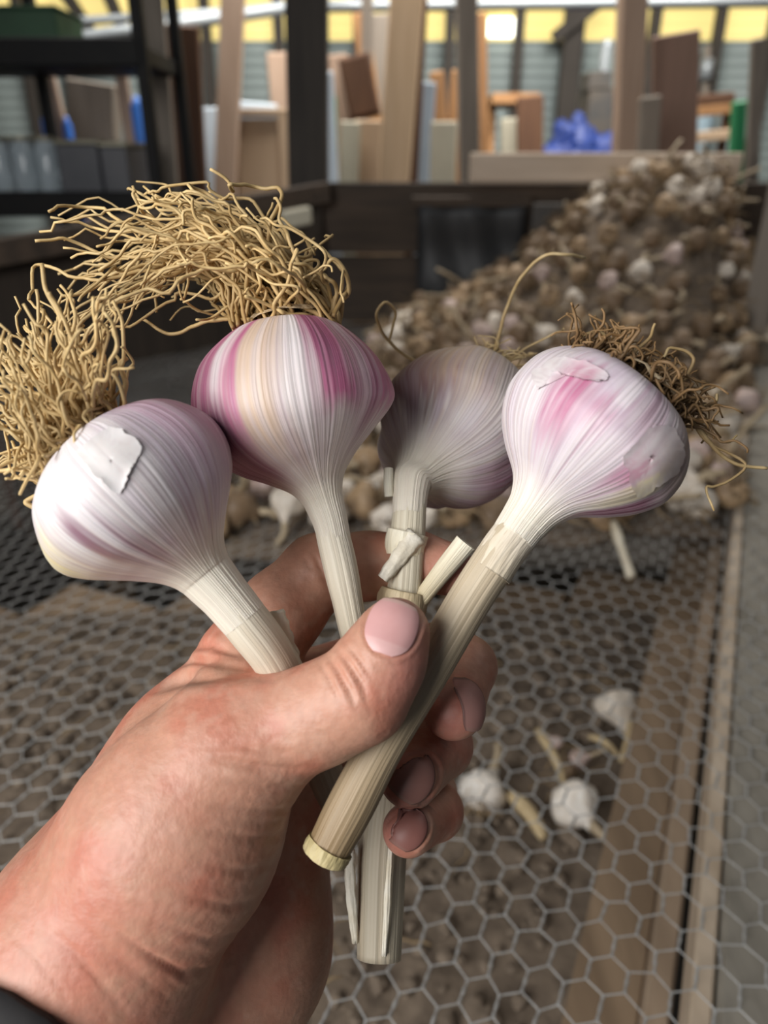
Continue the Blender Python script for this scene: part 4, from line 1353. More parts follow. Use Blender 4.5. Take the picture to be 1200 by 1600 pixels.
# torn sheath and stubs
blade(g1, [(428, 955, 0.209), (436, 990, 0.210), (448, 1040, 0.214)], 2.6, 4.2, name='torn_sheath')
blade(g3, [(652, 836, 0.2335), (628, 866, 0.232), (598, 905, 0.231)], 3.6, 2.0, name='torn_sheath')
stalk(g3, [(637, 832, 0.2405), (633, 850, 0.2403), (631, 868, 0.240)], [6.9, 6.7, 6.3], 72, (0.84, 0.80, 0.66), (0.80, 0.74, 0.56), name='leaf_collar', nr=24)
stalk(g3, [(632, 922, 0.239), (630, 932, 0.239), (627, 952, 0.240)], [7.6, 8.2, 8.0], 73, (0.62, 0.52, 0.34), (0.55, 0.44, 0.28), name='leaf_collar', nr=24)
stalk(g3, [(655, 940, 0.236), (690, 895, 0.2345), (728, 848, 0.233)], [2.6, 3.1, 3.6], 74, (0.66, 0.56, 0.36), (0.84, 0.80, 0.66), name='leaf_stub', flat=0.4, nr=40)
stalk(g3, [(607, 732, 0.245), (607, 755, 0.244), (608, 776, 0.244)], [1.5, 1.6, 1.5], 75, (0.84, 0.82, 0.70), (0.84, 0.82, 0.7), name='leaf_stub', nr=24)
blade(g3, [(545, 1330, 0.236), (548, 1400, 0.235), (555, 1475, 0.234)], 2.0, 1.2, name='dry_sheath', mat='papery')
blade(g3, [(612, 1300, 0.238), (606, 1390, 0.233), (600, 1495, 0.229)], 0.9, 0.9, name='dry_sheath', mat='papery')
stalk(g4, [(803, 838, 0.2094), (785, 862, 0.2088), (765, 893, 0.2084)], [6.35, 6.40, 6.45], 95, (0.72, 0.65, 0.54), (0.66, 0.58, 0.45), name='leaf_sheath', ridged=0.03, nr=30)
stalk(g4, [(516, 1320, 0.2002), (510, 1331, 0.2), (507, 1337, 0.2)], [6.5, 6.6, 6.4], 91, (0.48, 0.40, 0.20), (0.52, 0.44, 0.24), name='cut_end', nr=16)

# ================================================================== HAND


def sdf_hand():
    vox = 0.8

    def c(px, py, d):
        return np.array([(px - 600) / F_PX * d, (py - 800) / F_PX * d, d])
    lo = np.array([-175.0, -10.0, 140.0])
    hi = np.array([60.0, 200.0, 335.0])
    dim = np.ceil((hi - lo) / vox).astype(int)
    big = 60.0
    ax = [lo[k] + vox * np.arange(dim[k]) for k in range(3)]

    def field(chain, k_int, margin=14.0):
        """chain: list of segments ((px,py,d,r),(px,py,d,r)), blended with k_int"""
        D = np.full(dim, big, np.float32)
        for A, B in chain:
            a, b = c(*A[:3]), c(*B[:3])
            ra, rb = A[3], B[3]
            mn = np.minimum(a - ra, b - rb) - margin
            mx = np.maximum(a + ra, b + rb) + margin
            i0 = np.maximum(((mn - lo) / vox).astype(int), 0)
            i1 = np.minimum(((mx - lo) / vox).astype(int) + 2, dim)
            if np.any(i1 <= i0):
                continue
            sl = tuple(slice(i0[k], i1[k]) for k in range(3))
            X = (ax[0][sl[0]][:, None, None] - a[0]).astype(np.float32)
            Y = (ax[1][sl[1]][None, :, None] - a[1]).astype(np.float32)
            Z = (ax[2][sl[2]][None, None, :] - a[2]).astype(np.float32)
            ba = b - a
            L2 = max(ba.dot(ba), 1e-6)
            h = np.clip((X * ba[0] + Y * ba[1] + Z * ba[2]) / L2, 0, 1)
            d = np.sqrt((X - h * ba[0]) ** 2 + (Y - h * ba[1]) ** 2 + (Z - h * ba[2]) ** 2) - (ra + (rb - ra) * h)
            D[sl] = smin(D[sl], d.astype(np.float32), k_int)
        return D

    def smin(a, b, k):
        h = np.maximum(k - np.abs(a - b), 0) / k
        return np.minimum(a, b) - h * h * k * 0.25

    def seg(pts):
        return list(zip(pts[:-1], pts[1:]))
    palm = seg(HAND['forearm']) + seg(HAND['thenar']) + seg(HAND['palm']) + seg(HAND['meta']) + [s for q in HAND['extra'] for s in seg(q)]
    D = field(palm, 12.0)
    D = smin(D, field(seg(HAND['thumb']), 5.0), 7.0)
    Fg = None
    for nme in ('index', 'middle', 'ring', 'pinky'):
        f_ = field(seg(HAND[nme]), 3.5)
        Fg = f_ if Fg is None else smin(Fg, f_, 1.0)
    D = smin(D, Fg, 5.0)
    # surface nets
    s = D < 0
    cnt = np.zeros(np.array(dim) - 1, np.int8)
    corners = [(i, j, k) for i in (0, 1) for j in (0, 1) for k in (0, 1)]
    n0, n1, n2 = dim - 1
    for (i, j, k) in corners:
        cnt += s[i:i + n0, j:j + n1, k:k + n2]
    act = (cnt > 0) & (cnt < 8)
    ii = np.argwhere(act)
    vid = -np.ones(act.shape, np.int64)
    vid[act] = np.arange(len(ii))
    acc = np.zeros((len(ii), 3))
    num = np.zeros(len(ii))
    for a_ in corners:
        for b_ in corners:
            if sum(b_) == sum(a_) + 1 and all(y >= x for x, y in zip(a_, b_)):
                da = D[ii[:, 0] + a_[0], ii[:, 1] + a_[1], ii[:, 2] + a_[2]]
                db = D[ii[:, 0] + b_[0], ii[:, 1] + b_[1], ii[:, 2] + b_[2]]
                m = (da < 0) != (db < 0)
                t = np.where(m, da / np.where(m, da - db, 1), 0)
                pa = np.array(a_)[None] + t[:, None] * (np.array(b_) - np.array(a_))[None]
                acc += pa * m[:, None]
                num += m
    v = lo + vox * (ii + acc / num[:, None])
    faces = []
    for axis in range(3):
        e = [0, 0, 0]
        e[axis] = 1
        s0 = s[:dim[0] - e[0], :dim[1] - e[1], :dim[2] - e[2]]
        s1 = s[e[0]:, e[1]:, e[2]:]
        ed = np.argwhere(s0 != s1)
        o1, o2 = [(1, 2), (2, 0), (0, 1)][axis]
        ok = (ed[:, o1] > 0) & (ed[:, o2] > 0) & (ed[:, o1] < dim[o1] - 1) & (ed[:, o2] < dim[o2] - 1)
        ed = ed[ok]
        fl = s0[ed[:, 0], ed[:, 1], ed[:, 2]]

        def cell(d1, d2):
            q = ed.copy()
            q[:, o1] += d1
            q[:, o2] += d2
            return vid[q[:, 0], q[:, 1], q[:, 2]]
        quad = np.stack([cell(-1, -1), cell(0, -1), cell(0, 0), cell(-1, 0)], -1)
        quad[~fl] = quad[~fl][:, ::-1]
        faces.append(quad)
    faces = np.concatenate(faces)
    faces = faces[(faces >= 0).all(1)]
    return v, faces


HAND = {
    'forearm': [(130, 1515, 210, 33), (-40, 1740, 212, 33), (-220, 1980, 214, 35)],
    'thenar': [(130, 1515, 210, 32), (275, 1300, 208, 27.5), (352, 1185, 206, 21.5)],
    'palm': [(392, 1230, 270, 30), (345, 1470, 256, 36), (180, 1620, 232, 34), (20, 1760, 215, 32)],
    'meta': [(388, 1035, 236, 15.0), (295, 1180, 238, 21), (180, 1380, 232, 28)],
    'extra': [[(390, 1120, 255, 20), (300, 1250, 248, 28)], [(415, 1060, 222, 7.0), (360, 1100, 215, 10.0)]],
    'thumb': [(300, 1225, 207, 20.0), (425, 1145, 203, 14.6), (500, 1115, 199, 12.9), (562, 1084, 195, 12.4), (598, 1030, 194, 10.6), (617, 988, 195, 9.2)],
    'index': [(388, 1030, 236, 15.0), (440, 955, 240, 13.6), (498, 893, 243, 12.0), (575, 884, 247, 11.0), (648, 879, 249, 10.3), (698, 888, 246, 9.0)],
    'middle': [(405, 1105, 262, 15), (600, 1030, 286, 12.5), (700, 1020, 268, 11.0), (726, 1042, 248, 10.2), (708, 1108, 230, 9.6)],
    'ring': [(415, 1190, 276, 15), (600, 1130, 297, 12), (690, 1130, 280, 11), (688, 1165, 251, 10.4), (640, 1214, 228, 9.4)],
    'pinky': [(415, 1270, 286, 13), (590, 1250, 298, 10.5), (672, 1240, 280, 9.6), (680, 1268, 252, 9.0), (638, 1297, 233, 8.2)],
}
hv, hf = sdf_hand()
hv = hv * 1e-3      # metres in camera frame: x right, y down, z depth


def smooth_mesh(v, f, it=2, lam=0.5):
    e = np.concatenate([f[:, [0, 1]], f[:, [1, 2]], f[:, [2, 3]], f[:, [3, 0]]])
    for _ in range(it):
        acc = np.zeros_like(v)
        n = np.zeros(len(v))
        for a, b in ((0, 1), (1, 0)):
            for k in range(3):
                acc[:, k] += np.bincount(e[:, a], v[e[:, b], k], len(v))
            n += np.bincount(e[:, a], minlength=len(v))
        v = v + lam * (acc / n[:, None] - v)
    return v


def vnormals(v, f):
    fn = np.cross(v[f[:, 2]] - v[f[:, 0]], v[f[:, 3]] - v[f[:, 1]])
    n = np.zeros_like(v)
    for k in range(4):
        for a in range(3):
            n[:, a] += np.bincount(f[:, k], fn[:, a], len(v))
    return n / (np.linalg.norm(n, axis=1)[:, None] + 1e-12)


hv = smooth_mesh(hv, hf, 3)
hn = vnormals(hv, hf)
# make sure the normals point outward
if np.mean(np.einsum('ij,ij->i', hn, hv - hv.mean(0))) < 0:
    hf = hf[:, ::-1].copy()
    hn = -hn


def pxy(v):
    return np.stack([600 + F_PX * v[:, 0] / v[:, 2], 800 + F_PX * v[:, 1] / v[:, 2]], -1)


def seg_dist(q, pl):
    best = np.full(len(q), 1e9)
    tb = np.zeros(len(q))
    pl = np.asarray(pl, float)
    for i in range(len(pl) - 1):
        a, b = pl[i], pl[i + 1]
        ba = b - a
        h = np.clip(((q - a) @ ba) / (ba @ ba), 0, 1)
        d = np.linalg.norm(q - a - h[:, None] * ba, axis=1)
        m = d < best
        best[m] = d[m]
        tb[m] = ((i + h) / (len(pl) - 1))[m]
    return best, tb


hp = pxy(hv)
front = np.clip(-hn[:, 2] * 1.6 + 0.25, 0, 1)
disp = np.zeros(len(hv))
# creases: (polyline px, width px, depth mm, max depth along view m)
GROOVES = [
    # thumb joint folds
    ([(512, 1022), (530, 1050), (548, 1082), (556, 1105)], 5, 0.75, 0.2),
    ([(526, 1012), (548, 1040), (566, 1070), (574, 1098)], 5, 0.8, 0.2),
    ([(540, 1006), (562, 1030), (580, 1062)], 4, 0.6, 0.2),
    ([(500, 1035), (516, 1062), (532, 1098)], 4, 0.5, 0.2),
    # web folds
    ([(228, 1082), (290, 1062), (350, 1052), (430, 1056)], 8, 1.9, 0.235),
    ([(250, 1050), (300, 1032), (360, 1040), (415, 1052)], 6, 1.3, 0.24),
    ([(270, 1018), (330, 1008), (380, 1030)], 6, 0.7, 0.245),
    # thenar creases running to the palm edge
    ([(330, 1185), (410, 1200), (478, 1206)], 6, 0.9, 0.215), ([(345, 1222), (420, 1232), (482, 1226)], 5, 0.6, 0.215),
    ([(350, 1160), (410, 1172), (460, 1180)], 5, 0.4, 0.215),
    ([(330, 1258), (410, 1268), (478, 1262)], 5, 0.5, 0.215), ([(320, 1300), (400, 1312), (470, 1300)], 6, 0.5, 0.215),
    ([(300, 1350), (380, 1362), (450, 1345)], 6, 0.45, 0.22), ([(280, 1400), (360, 1418), (425, 1400)], 6, 0.5, 0.22),
    ([(240, 1445), (330, 1470), (400, 1450)], 6, 0.45, 0.22), ([(200, 1480), (290, 1520), (370, 1510)], 7, 0.6, 0.225),
    ([(120, 1440), (190, 1500), (270, 1570)], 6, 0.2, 0.225), ([(60, 1440), (130, 1500), (200, 1590)], 7, 0.3, 0.225),
    ([(0, 1440), (60, 1500), (110, 1570)], 6, 0.2, 0.225), ([(150, 1430), (230, 1490), (310, 1540)], 5, 0.4, 0.225),
    # index joint
    ([(488, 862), (502, 890), (519, 926)], 5, 0.7, 0.26), ([(475, 868), (490, 895)], 4, 0.4, 0.26),
]
rgw = np.random.default_rng(5)
for k in range(46):      # fine skin lines near the wrist and on the thenar
    x, y = rgw.uniform(20, 330), 0
    y = 1385 + 0.35 * x + rgw.uniform(-70, 150)
    a = rgw.normal(0.75, 0.25)
    L = rgw.uniform(25, 70)
    GROOVES.append(([(x, y), (x + L * math.cos(a) * 0.5, y + L * math.sin(a) * 0.5 + rgw.normal(0, 4)), (x + L * math.cos(a), y + L * math.sin(a))], 3.0, 0.08, 0.215))
for k in range(26):
    x, y = rgw.uniform(300, 420), rgw.uniform(1150, 1420)
    GROOVES.append(([(x, y), (x + 35, y + rgw.normal(3, 4)), (x + 75, y + rgw.normal(0, 7))], 3.0, 0.12, 0.215))
for pl_, w, a, dm in GROOVES:
    d, t = seg_dist(hp, pl_)
    m = (np.exp(-(d / w) ** 2) - (0.3 if w >= 4 else 0.0) * np.exp(-((d - 2.2 * w) / (1.2 * w)) ** 2)) * np.sin(np.clip(0.01 + 0.98 * t, 0, 1) * math.pi) ** 0.8
    disp -= a * 1e-3 * m * front * (hv[:, 2] < dm)
# nail beds: slight rim
NAILS = {   # centre px, length axis (towards the tip) px, half length px, half width px, normal in camera frame, colour
    'thumb': ((612, 980), (0.32, -0.947), 45, 41, (-0.02, -0.18, -1.0), (0.60, 0.335, 0.325)),
    'ring': ((648, 1216), (-0.66, 0.75), 40, 34, (0.42, 0.25, -0.86), (0.25, 0.125, 0.105)),
    'pinky': ((638, 1294), (-0.70, 0.71), 33, 30, (0.42, 0.0, -0.9), (0.29, 0.125, 0.105)),
    'middle': ((744, 1104), (-0.16, 0.98), 40, 26, (0.80, 0.0, -0.60), (0.38, 0.20, 0.175)),
}
for nm, (cp, ax2, hl, hwd, nrm, col) in NAILS.items():
    if nm == 'middle':
        continue
    a2 = np.array(ax2) / np.linalg.norm(ax2)
    rel_ = hp - np.array(cp)
    uu_, ss_ = rel_ @ a2 / hl, rel_ @ np.array([-a2[1], a2[0]]) / hwd
    rr2 = np.where(uu_ < 0, np.sqrt(uu_ ** 2 + ss_ ** 2), np.maximum(np.abs(ss_), uu_ * 0.0))
    rim = np.exp(-((rr2 - 1.0) / 0.07) ** 2) * (uu_ < 0.8)
    fold = np.exp(-((rr2 - 1.18) / 0.10) ** 2) * (uu_ < 0.55)
    disp += (0.00042 * fold - 0.00035 * rim) * front * (hv[:, 2] < 0.24)
hv = hv + hn * disp[:, None]
hv += hn * ((fbm(hv * 700, 2, 3) - 0.5) * 0.00010)[:, None]
# colours
n1 = fbm(hv * 55, 3, 1)
n2 = fbm(hv * 260, 3, 2)
n3 = vnoise(hv * 620, 4)
base = np.array([0.58, 0.345, 0.255])
c = np.repeat(base[None], len(hv), 0)
c = mixc(c, (0.58, 0.225, 0.16), 0.75 * sstep(0.40, 0.7, n1))
c = mixc(c, (0.64, 0.43, 0.34), 0.5 * sstep(0.5, 0.75, n2))
c = mixc(c, (0.36, 0.15, 0.09), 0.4 * sstep(0.70, 0.84, n3) * sstep(0.45, 0.62, n1))     # freckles


def blob(cx, cy, rx, ry, dmax=1.0, dmin=0.0):
    return np.exp(-(((hp[:, 0] - cx) / rx) ** 2 + ((hp[:, 1] - cy) / ry) ** 2)) * (hv[:, 2] < dmax) * (hv[:, 2] > dmin)


wr = np.exp(-(((hp[:, 0] * 0.606 - (hp[:, 1] - 1385) * 0.795) / 260) ** 2)) * (hp[:, 1] > 1150) * (hp[:, 0] < 380)
c = mixc(c, (0.58, 0.24, 0.18), 0.35 * wr * sstep(0.35, 0.6, n2))
for bl in (blob(705, 1120, 45, 55), blob(615, 1225, 40, 50, 0.235), blob(612, 1300, 30, 45, 0.24), blob(720, 890, 50, 40), blob(640, 1040, 40, 80, 0.21)):
    c = mixc(c, (0.60, 0.27, 0.24), 0.65 * bl)
# grime with its own shape on ring and pinky fingertips, soil lines by the nails
c = mixc(c, (0.20, 0.13, 0.105), 0.75 * blob(690, 1062, 30, 34, 0.25) * sstep(0.35, 0.6, n2))
c = mixc(c, (0.16, 0.10, 0.085), 0.8 * blob(602, 1262, 14, 34, 0.24))
c = mixc(c, (0.15, 0.10, 0.09), 0.8 * blob(665, 1255, 40, 12, 0.236))
c = mixc(c, (0.22, 0.14, 0.11), 0.5 * blob(290, 1070, 60, 10))  # darker line along the web fold
c = np.clip(c * np.array([0.86, 0.76, 0.71])[None] * (0.93 + 0.14 * n3)[:, None], 0, 1)


def cam2world(v):
    return CAM[None] + v[:, [0]] * RT - v[:, [1]] * UP + v[:, [2]] * FW


hw = cam2world(hv)
hand = mesh_obj('hand', hw, hf, M['skin'], colors=c)
tag(hand, 'left hand with grimy fingernails gripping four garlic stalks under the thumb', 'hand')
bv = BVHTree.FromPolygons(hw.tolist(), hf.tolist())


def c2w_dir(d):
    d = np.asarray(d, float)
    d = RT * d[0] - UP * d[1] + FW * d[2]
    return d / np.linalg.norm(d)


for nm, (cp, ax2, hl, hwd, nrm, col) in NAILS.items():
    nw_ = c2w_dir(nrm)
    # find the surface point under the centre pixel
    ray = P(cp[0], cp[1], 1.0) - CAM
    ray /= np.linalg.norm(ray)
    hit = bv.ray_cast(Vector(CAM), Vector(ray))
    if hit[0] is None:
        continue
    ctr = np.array(hit[0])
    dep = (ctr - CAM) @ FW
    ln = c2w_dir((ax2[0], ax2[1], 0))
    ln = ln - nw_ * ln.dot(nw_)
    ln /= np.linalg.norm(ln)
    sd = np.cross(nw_, ln)
    k = dep / F_PX
    V, colr = [], []
    nu_, nv_ = 25, 21
    grid = {}
    for i in range(nu_):
        for j in range(nv_):
            u = -1 + 2 * i / (nu_ - 1)
            s = -1 + 2 * j / (nv_ - 1)
            # superellipse outline: squarer at the tip
            ww = (1 - max(0, -u) ** 2.6) ** 0.5 if u < 0 else (1 - 0.42 * u ** 3.0)
            ww = max(ww, 0.05)
            p = ctr + ln * (u * hl * k - 0.10 * hl * k * s * s * (u > 0) * u) + sd * (s * ww * hwd * k)
            h = bv.ray_cast(Vector(p + nw_ * 0.02), Vector(-nw_))
            if h[0] is None or (h[0] - Vector(p)).length > 0.012:
                q = np.array(bv.find_nearest(Vector(p - nw_ * 0.002))[0])
            else:
                q = np.array(h[0])
            edge = max(abs(s), max(0, -u))
            lift = 0.00032 * (1 - edge ** 8) - 0.00012
            if u > 0.75:
                lift += 0.0003 * (u - 0.75) / 0.25
            V.append(q + nw_ * lift)
            cc = np.array(col)
            if u > 0.80:
                cc = cc * 0.5 + np.array([0.55, 0.44, 0.36]) * 0.5 if nm == 'thumb' else cc * 0.75 + np.array([0.30, 0.22, 0.17]) * 0.25
            if u < -0.55 and nm == 'thumb':
                cc = cc * 0.75 + np.array([0.78, 0.58, 0.56]) * 0.25
            if nm in ('ring', 'pinky', 'middle') and edge > 0.86:
                cc = cc * 0.5
            colr.append(cc)
    Fs = [(r * nv_ + q, r * nv_ + q + 1, (r + 1) * nv_ + q + 1, (r + 1) * nv_ + q) for r in range(nu_ - 1) for q in range(nv_ - 1)]
    o = mesh_obj('fingernail', smooth_mesh(np.array(V), np.array(Fs), 5), Fs, M['nail'], hand, colors=np.array(colr))
    sm_ = o.modifiers.new('t', 'SOLIDIFY')
    sm_.thickness = 0.0008
    sm_.offset = -1
    if nm == 'thumb':
        o['label'] = 'clean pink thumbnail'
    else:
        o['label'] = 'dark grimy fingernail'

# sleeve cuff
ax_a, ax_b = P(60, 1610, 0.211), P(-200, 1960, 0.214)
d_ = (ax_b - ax_a)
tt = np.linspace(0, 1, 24)
cl_ = ax_a[None] + d_[None] * tt[:, None]
rr_ = 0.0375 + 0.0015 * np.sin(tt * 25) + 0.003 * tt
v, f, _ = tubes([cl_], [rr_], 40, cap=False)
dz_ = d_ / np.linalg.norm(d_)
fr_ = np.clip(((v - np.repeat(cl_, 40, 0)) @ -FW) / np.repeat(rr_, 40), 0, 1)
v = v - (fr_ * np.repeat(1 - tt, 40) * 0.036)[:, None] * dz_[None]
v = v + ((fbm(v * 70, 2, 3) - 0.5) * 0.004)[:, None]
o = mesh_obj('sleeve', v, f, M['sleeve'], hand)
o.modifiers.new('t', 'SOLIDIFY').thickness = 0.003
o['label'] = 'black sleeve cuff'

# ================================================================== HEAPED GARLIC


def small_garlic(kind, loc, rot, sc):
    """low garlic: bulb thing with stem and roots as parts"""
    key = kind
    if key not in PROTO:
        r0 = np.random.default_rng(40 + kind)
        ns, prof = 18, [(0.0, 0.25), (0.02, 0.55), (0.10, 0.85), (0.25, 1.0), (0.42, 0.97), (0.58, 0.78), (0.72, 0.48), (0.85, 0.28), (1.0, 0.21)]
        R0, H0 = 0.0235, 0.046
        V = []
        nl = 5 + kind % 3
        for (t, r) in prof:
            for j in range(ns):
                a = 2 * math.pi * j / ns
                q = r * (1 + 0.07 * math.cos(nl * a + kind) * (t < 0.7)) * R0
                V.append((q * math.cos(a), q * math.sin(a), t * H0 - 0.02))
        V = np.array(V)
        V += (fbm(V * 70, 2, kind)[:, None] - 0.5) * 0.006
        m = len(prof)
        Fs = [(i * ns + j, i * ns + (j + 1) % ns, (i + 1) * ns + (j + 1) % ns, (i + 1) * ns + j) for i in range(m - 1) for j in range(ns)] + [tuple(range(ns))[::-1], tuple(range((m - 1) * ns, m * ns))]
        col = [np.array([0.74, 0.68, 0.60]), np.array([0.42, 0.295, 0.175]), np.array([0.20, 0.135, 0.08]), np.array([0.58, 0.46, 0.43])][kind % 4]
        if kind == 4:
            col = np.array([0.92, 0.88, 0.82])  # white skin raised to near-white, sunlight on the tray bulbs painted in
        cn = col[None] * (0.55 + 0.8 * fbm(V * 110, 3, kind + 3))[:, None]
        cn = mixc(cn, (0.24, 0.17, 0.11), (0.25 if kind == 4 else 0.8) * sstep(0.55, 0.72, fbm(V * 60, 2, kind + 8)))
        me_b = mesh_obj('garlic_bulb', V, Fs, M['heap'], colors=np.clip(cn, 0, 1))
        L = [0.03, 0.07, 0.015, 0.04][kind % 4]
        q = catmull([(0, 0, 0.022), (0.002, 0.001, 0.03 + L * 0.4), (0.006 * r0.normal(), 0.006 * r0.normal(), 0.028 + L)], 6)
        v, f, _ = tubes([q], [np.array([0.0052, 0.0046, 0.0043, 0.0042, 0.0042, 0.0043])], 8)
        me_s = mesh_obj('stem', v, f, M['heapstem'])
        pp, rr = [], []
        for k in range(14):
            a = r0.uniform(0, 6.28)
            l = r0.uniform(0.012, 0.03)
            p0 = np.array([0.006 * math.cos(a), 0.006 * math.sin(a), -0.019])
            pp.append(np.array([p0, p0 + l * np.array([0.5 * math.cos(a), 0.5 * math.sin(a), -0.5]), p0 + l * np.array([1.0 * math.cos(a + .4), math.sin(a + .4), -0.5 + r0.normal() * .2])]))
            rr.append(np.array([0.0012, 0.001, 0.0006]))
        v, f, _ = tubes(pp, rr, 3)
        me_r = mesh_obj('roots', v, f, M['chaff'])
        me_r['kind'] = 'stuff'
        PROTO[key] = (me_b.data, me_s.data, me_r.data)
        for o_ in (me_b, me_s, me_r):
            bpy.data.objects.remove(o_)
    db, ds, dr = PROTO[key]
    b = bpy.data.objects.new('garlic_bulb', db)
    COL.objects.link(b)
    b.location = loc
    b.rotation_euler = rot
    b.scale = (sc, sc, sc)
    for nm, dd in (('stem', ds), ('roots', dr)):
        o_ = bpy.data.objects.new(nm, dd)
        COL.objects.link(o_)
        o_.parent = b
        if nm == 'roots':
            o_['kind'] = 'stuff'
    return b


PROTO = {}
M['palestalk'] = material('pale_cut_stalk', (0.74, 0.68, 0.55), 0.6, (0.58, 0.50, 0.37), scale=60)
M['straw'] = material('straw_stalk', (0.62, 0.49, 0.29), 0.65, (0.44, 0.33, 0.18), scale=60)
M['heap'] = material('dry_garlic_skin', rough=0.55, attr=True, color2=(0.75, 0.66, 0.56), scale=160, mixamt=0.7, bump=0.3, bscale=200)
M['heapstem'] = material('dry_garlic_stem', (0.46, 0.37, 0.25), 0.6, (0.28, 0.21, 0.13), scale=60)


def heap_h(x, y):
    """height of the heap above the netting"""
    near = sstep(0.86, 1.0, y - 0.13 * x)
    back = sstep(1.35, 2.3, y)
    right = sstep(0.12, 0.85, x)
    lx = -0.29 + 0.26 * (y - 0.85) / 1.15
    left = sstep(lx - 0.05, lx + 0.06, x)
    wr_ = (np.stack([x, y], -1) - O[:2]) @ W[:2] if isinstance(x, np.ndarray) else (np.array([x, y]) - O[:2]) @ W[:2]
    return left * near * (0.030 + 0.05 * back) + 0.40 * back * right * sstep(0.0, 0.22, wr_)


def heap_edge(x, y):
    p = np.array([x, y, WIRE_Z])
    w = (p - O) @ W
    return w > 0.02 and y < 2.47


# mound of dry leaves and soil that the bulbs lie on
nx_, ny_ = 70, 70
gx, gy = np.meshgrid(np.linspace(-0.5, 1.3, nx_), np.linspace(0.82, 2.5, ny_), indexing='ij')
hh = heap_h(gx, gy)
pv = np.stack([gx.ravel(), gy.ravel(), WIRE_Z - 0.02 + hh.ravel() - 0.012], -1)
pv[:, 2] += 0.02 * (fbm(pv * 25, 3, 3) - 0.5)
okv = np.array([hh.ravel()[i] > 0.012 and heap_edge(pv[i, 0], pv[i, 1]) for i in range(len(pv))])
Fq = []
for r in range(nx_ - 1):
    for c_ in range(ny_ - 1):
        q = (r * ny_ + c_, (r + 1) * ny_ + c_, (r + 1) * ny_ + c_ + 1, r * ny_ + c_ + 1)
        if all(okv[k] for k in q):
            Fq.append(q)
mound = mesh_obj('garlic_chaff_mound', pv, Fq, M['soil'])
mound.modifiers.new('t', 'SOLIDIFY').thickness = 0.01
tag(mound, 'mound of dry leaves and crumbs beneath the heaped garlic', 'chaff', kind='stuff')
placed = []
tries = 0
KINDN = ['whitish', 'tan', 'dull brown', 'pinkish']
while len(placed) < 296 and tries < 80000:
    tries += 1
    nearz = len(placed) < 120
    x, y = rng.uniform(-0.5, 1.3), (rng.uniform(0.85, 1.5) if nearz else rng.uniform(1.45, 2.46))
    if not heap_edge(x, y) or heap_h(x, y) < 0.02:
        continue
    z = WIRE_Z + heap_h(x, y) + rng.uniform(-0.004, 0.012)
    p = np.array([x, y, z])
    if not in_view(p, 20):
        continue
    mind = 0.046 if y < 1.5 else 0.052
    if any(np.linalg.norm(p - q) < mind for q in placed):
        continue
    placed.append(p)
    kind = int(rng.choice([0, 1, 2, 3], p=[0.36, 0.34, 0.16, 0.14] if y < 1.5 else [0.12, 0.26, 0.54, 0.08]))
    b = small_garlic(kind, tuple(p), (rng.uniform(0.6, 2.4), rng.uniform(-0.5, 0.5), rng.uniform(0, 6.28)), rng.uniform(0.95, 1.3))
    zone = 'at the near edge of the heap on the wire' if y < 1.2 else ('on the low middle of the heap' if z < WIRE_Z + 0.12 else 'high on the slope against the partition')
    tag(b, '%s dry garlic bulb %s' % (KINDN[kind], zone), 'garlic', '%s garlic bulbs %s' % (KINDN[kind], zone))
# loose chaff over the heap
pp, rr = [], []
for k in range(1300):
    x, y = rng.uniform(-0.5, 1.3), rng.uniform(0.88, 2.46)
    if heap_edge(x, y) and heap_h(x, y) > 0.015:
        a_, b_ = strand((x, y, WIRE_Z + heap_h(x, y) + rng.uniform(0, 0.02)), rng.uniform(0.03, 0.10), rng.uniform(0.0008, 0.003), 0.3, 0.25)
        pp.append(a_)
        rr.append(b_)
v, f, _ = tubes(pp, rr, 4)
tag(mesh_obj('dry_leaf_scraps', v, f, M['chaff']), 'dry leaf and stalk scraps among the heaped garlic', 'chaff', kind='stuff')

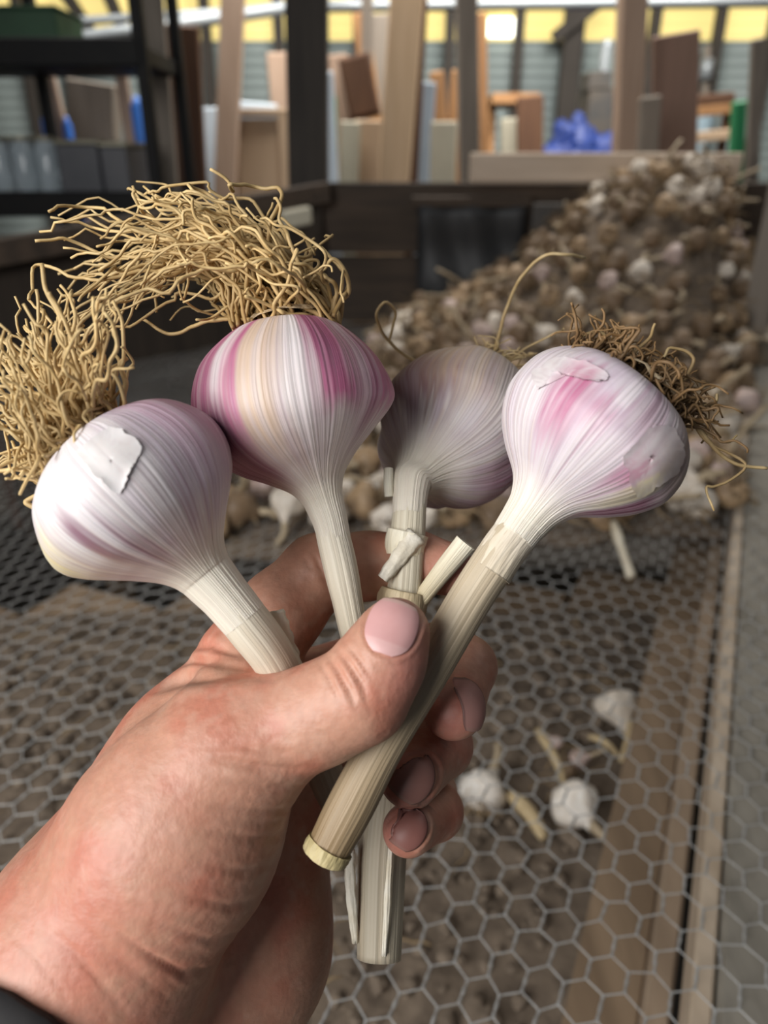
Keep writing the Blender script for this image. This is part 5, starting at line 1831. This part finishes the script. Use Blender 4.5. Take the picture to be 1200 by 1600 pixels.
# single bulbs lying in the tray under the netting
TB = [((757, 1232), 1.1, 4, (1.4, 0.2, 2.6), 'bright white garlic bulb lying in the tray beside the little finger'),
      ((902, 1262), 1.15, 4, (1.5, 0.0, 0.35), 'white garlic bulb with a long straw stalk lying in the tray'),
      ((965, 1108), 1.1, 0, (2.2, 0.4, 0.5), 'garlic bulb with its roots upward in the tray by the plank'),
      ((906, 1186), 0.50, 3, (1.0, 0.4, 1.2), 'small pinkish garlic clove between the stalked bulb and the plank'),
      ((868, 1160), 0.38, 3, (1.2, 0.1, 4.0), 'tiny garlic clove beside the long straw stalk'),
      ((888, 1204), 0.32, 2, (1.2, 0.1, 5.0), 'tiny brown garlic clove below the pinkish one')]
M['heapwhite'] = M['heap']
for (px_, py_), sc, kind, rot, lab in TB:
    q = PZ(px_, py_, TRAY_Z + 0.012)
    b = small_garlic(kind, tuple(q), rot, sc)
    tag(b, lab, 'garlic')
# garlic lying on the netting with its stalk towards the viewer
q = PZ(945, 800, WIRE_Z + 0.022)
b = small_garlic(1, tuple(q), (1.55, 0, math.radians(200)), 1.15)
tag(b, 'tan garlic at the heap edge with a pale stalk pointing over the wire', 'garlic')
q = PZ(1062, 770, WIRE_Z + 0.022)
b = small_garlic(0, tuple(q), (0.8, 0.3, 1.0), 1.25)
tag(b, 'pale tan garlic at the heap edge near the right rail', 'garlic')
a_, b_ = PZ(958, 815, WIRE_Z + 0.02), PZ(986, 900, WIRE_Z + 0.012)
v, f, _ = tubes([catmull([a_, (a_ + b_) / 2 + np.array([-0.002, 0, 0.003]), b_], 9)], [0.0062 * np.array([0.8, 0.9, 1.15, 1.2, 0.95, 0.9, 0.92, 0.95, 1.0])], 10)
tag(mesh_obj('dry_stalk', v, f, M['palestalk']), 'pale cut stalk lying on the wire in front of the heap', 'stalk')
# straw stalks in the tray
for i, (pa, pb_, r_, lab) in enumerate((((838, 1140), (888, 1240), 0.0055, 'straw stalk lying on the soil above the stalked white bulb'), ((795, 1240), (850, 1310), 0.008, 'frayed straw leaf lying between the two white bulbs in the tray'),
                                 ((920, 1150), (965, 1180), 0.004, 'short grey stalk lying beside the plank in the tray'), ((985, 1120), (970, 1190), 0.004, 'thin straw stalk leaning on the plank in the tray'))):
    a_, b_ = PZ(*pa, TRAY_Z + 0.008), PZ(*pb_, TRAY_Z + 0.008)
    mid_ = (a_ + b_) / 2 + np.array([0.003, 0.0, 0.004])
    v, f, _ = tubes([catmull([a_, mid_, b_], 9)], [r_ * np.array([0.6, 0.9, 1, 1.05, 1, 0.95, 0.9, 0.8, 0.55])], 8)
    tag(mesh_obj('dry_stalk', v, f, M['straw']), lab, 'stalk')
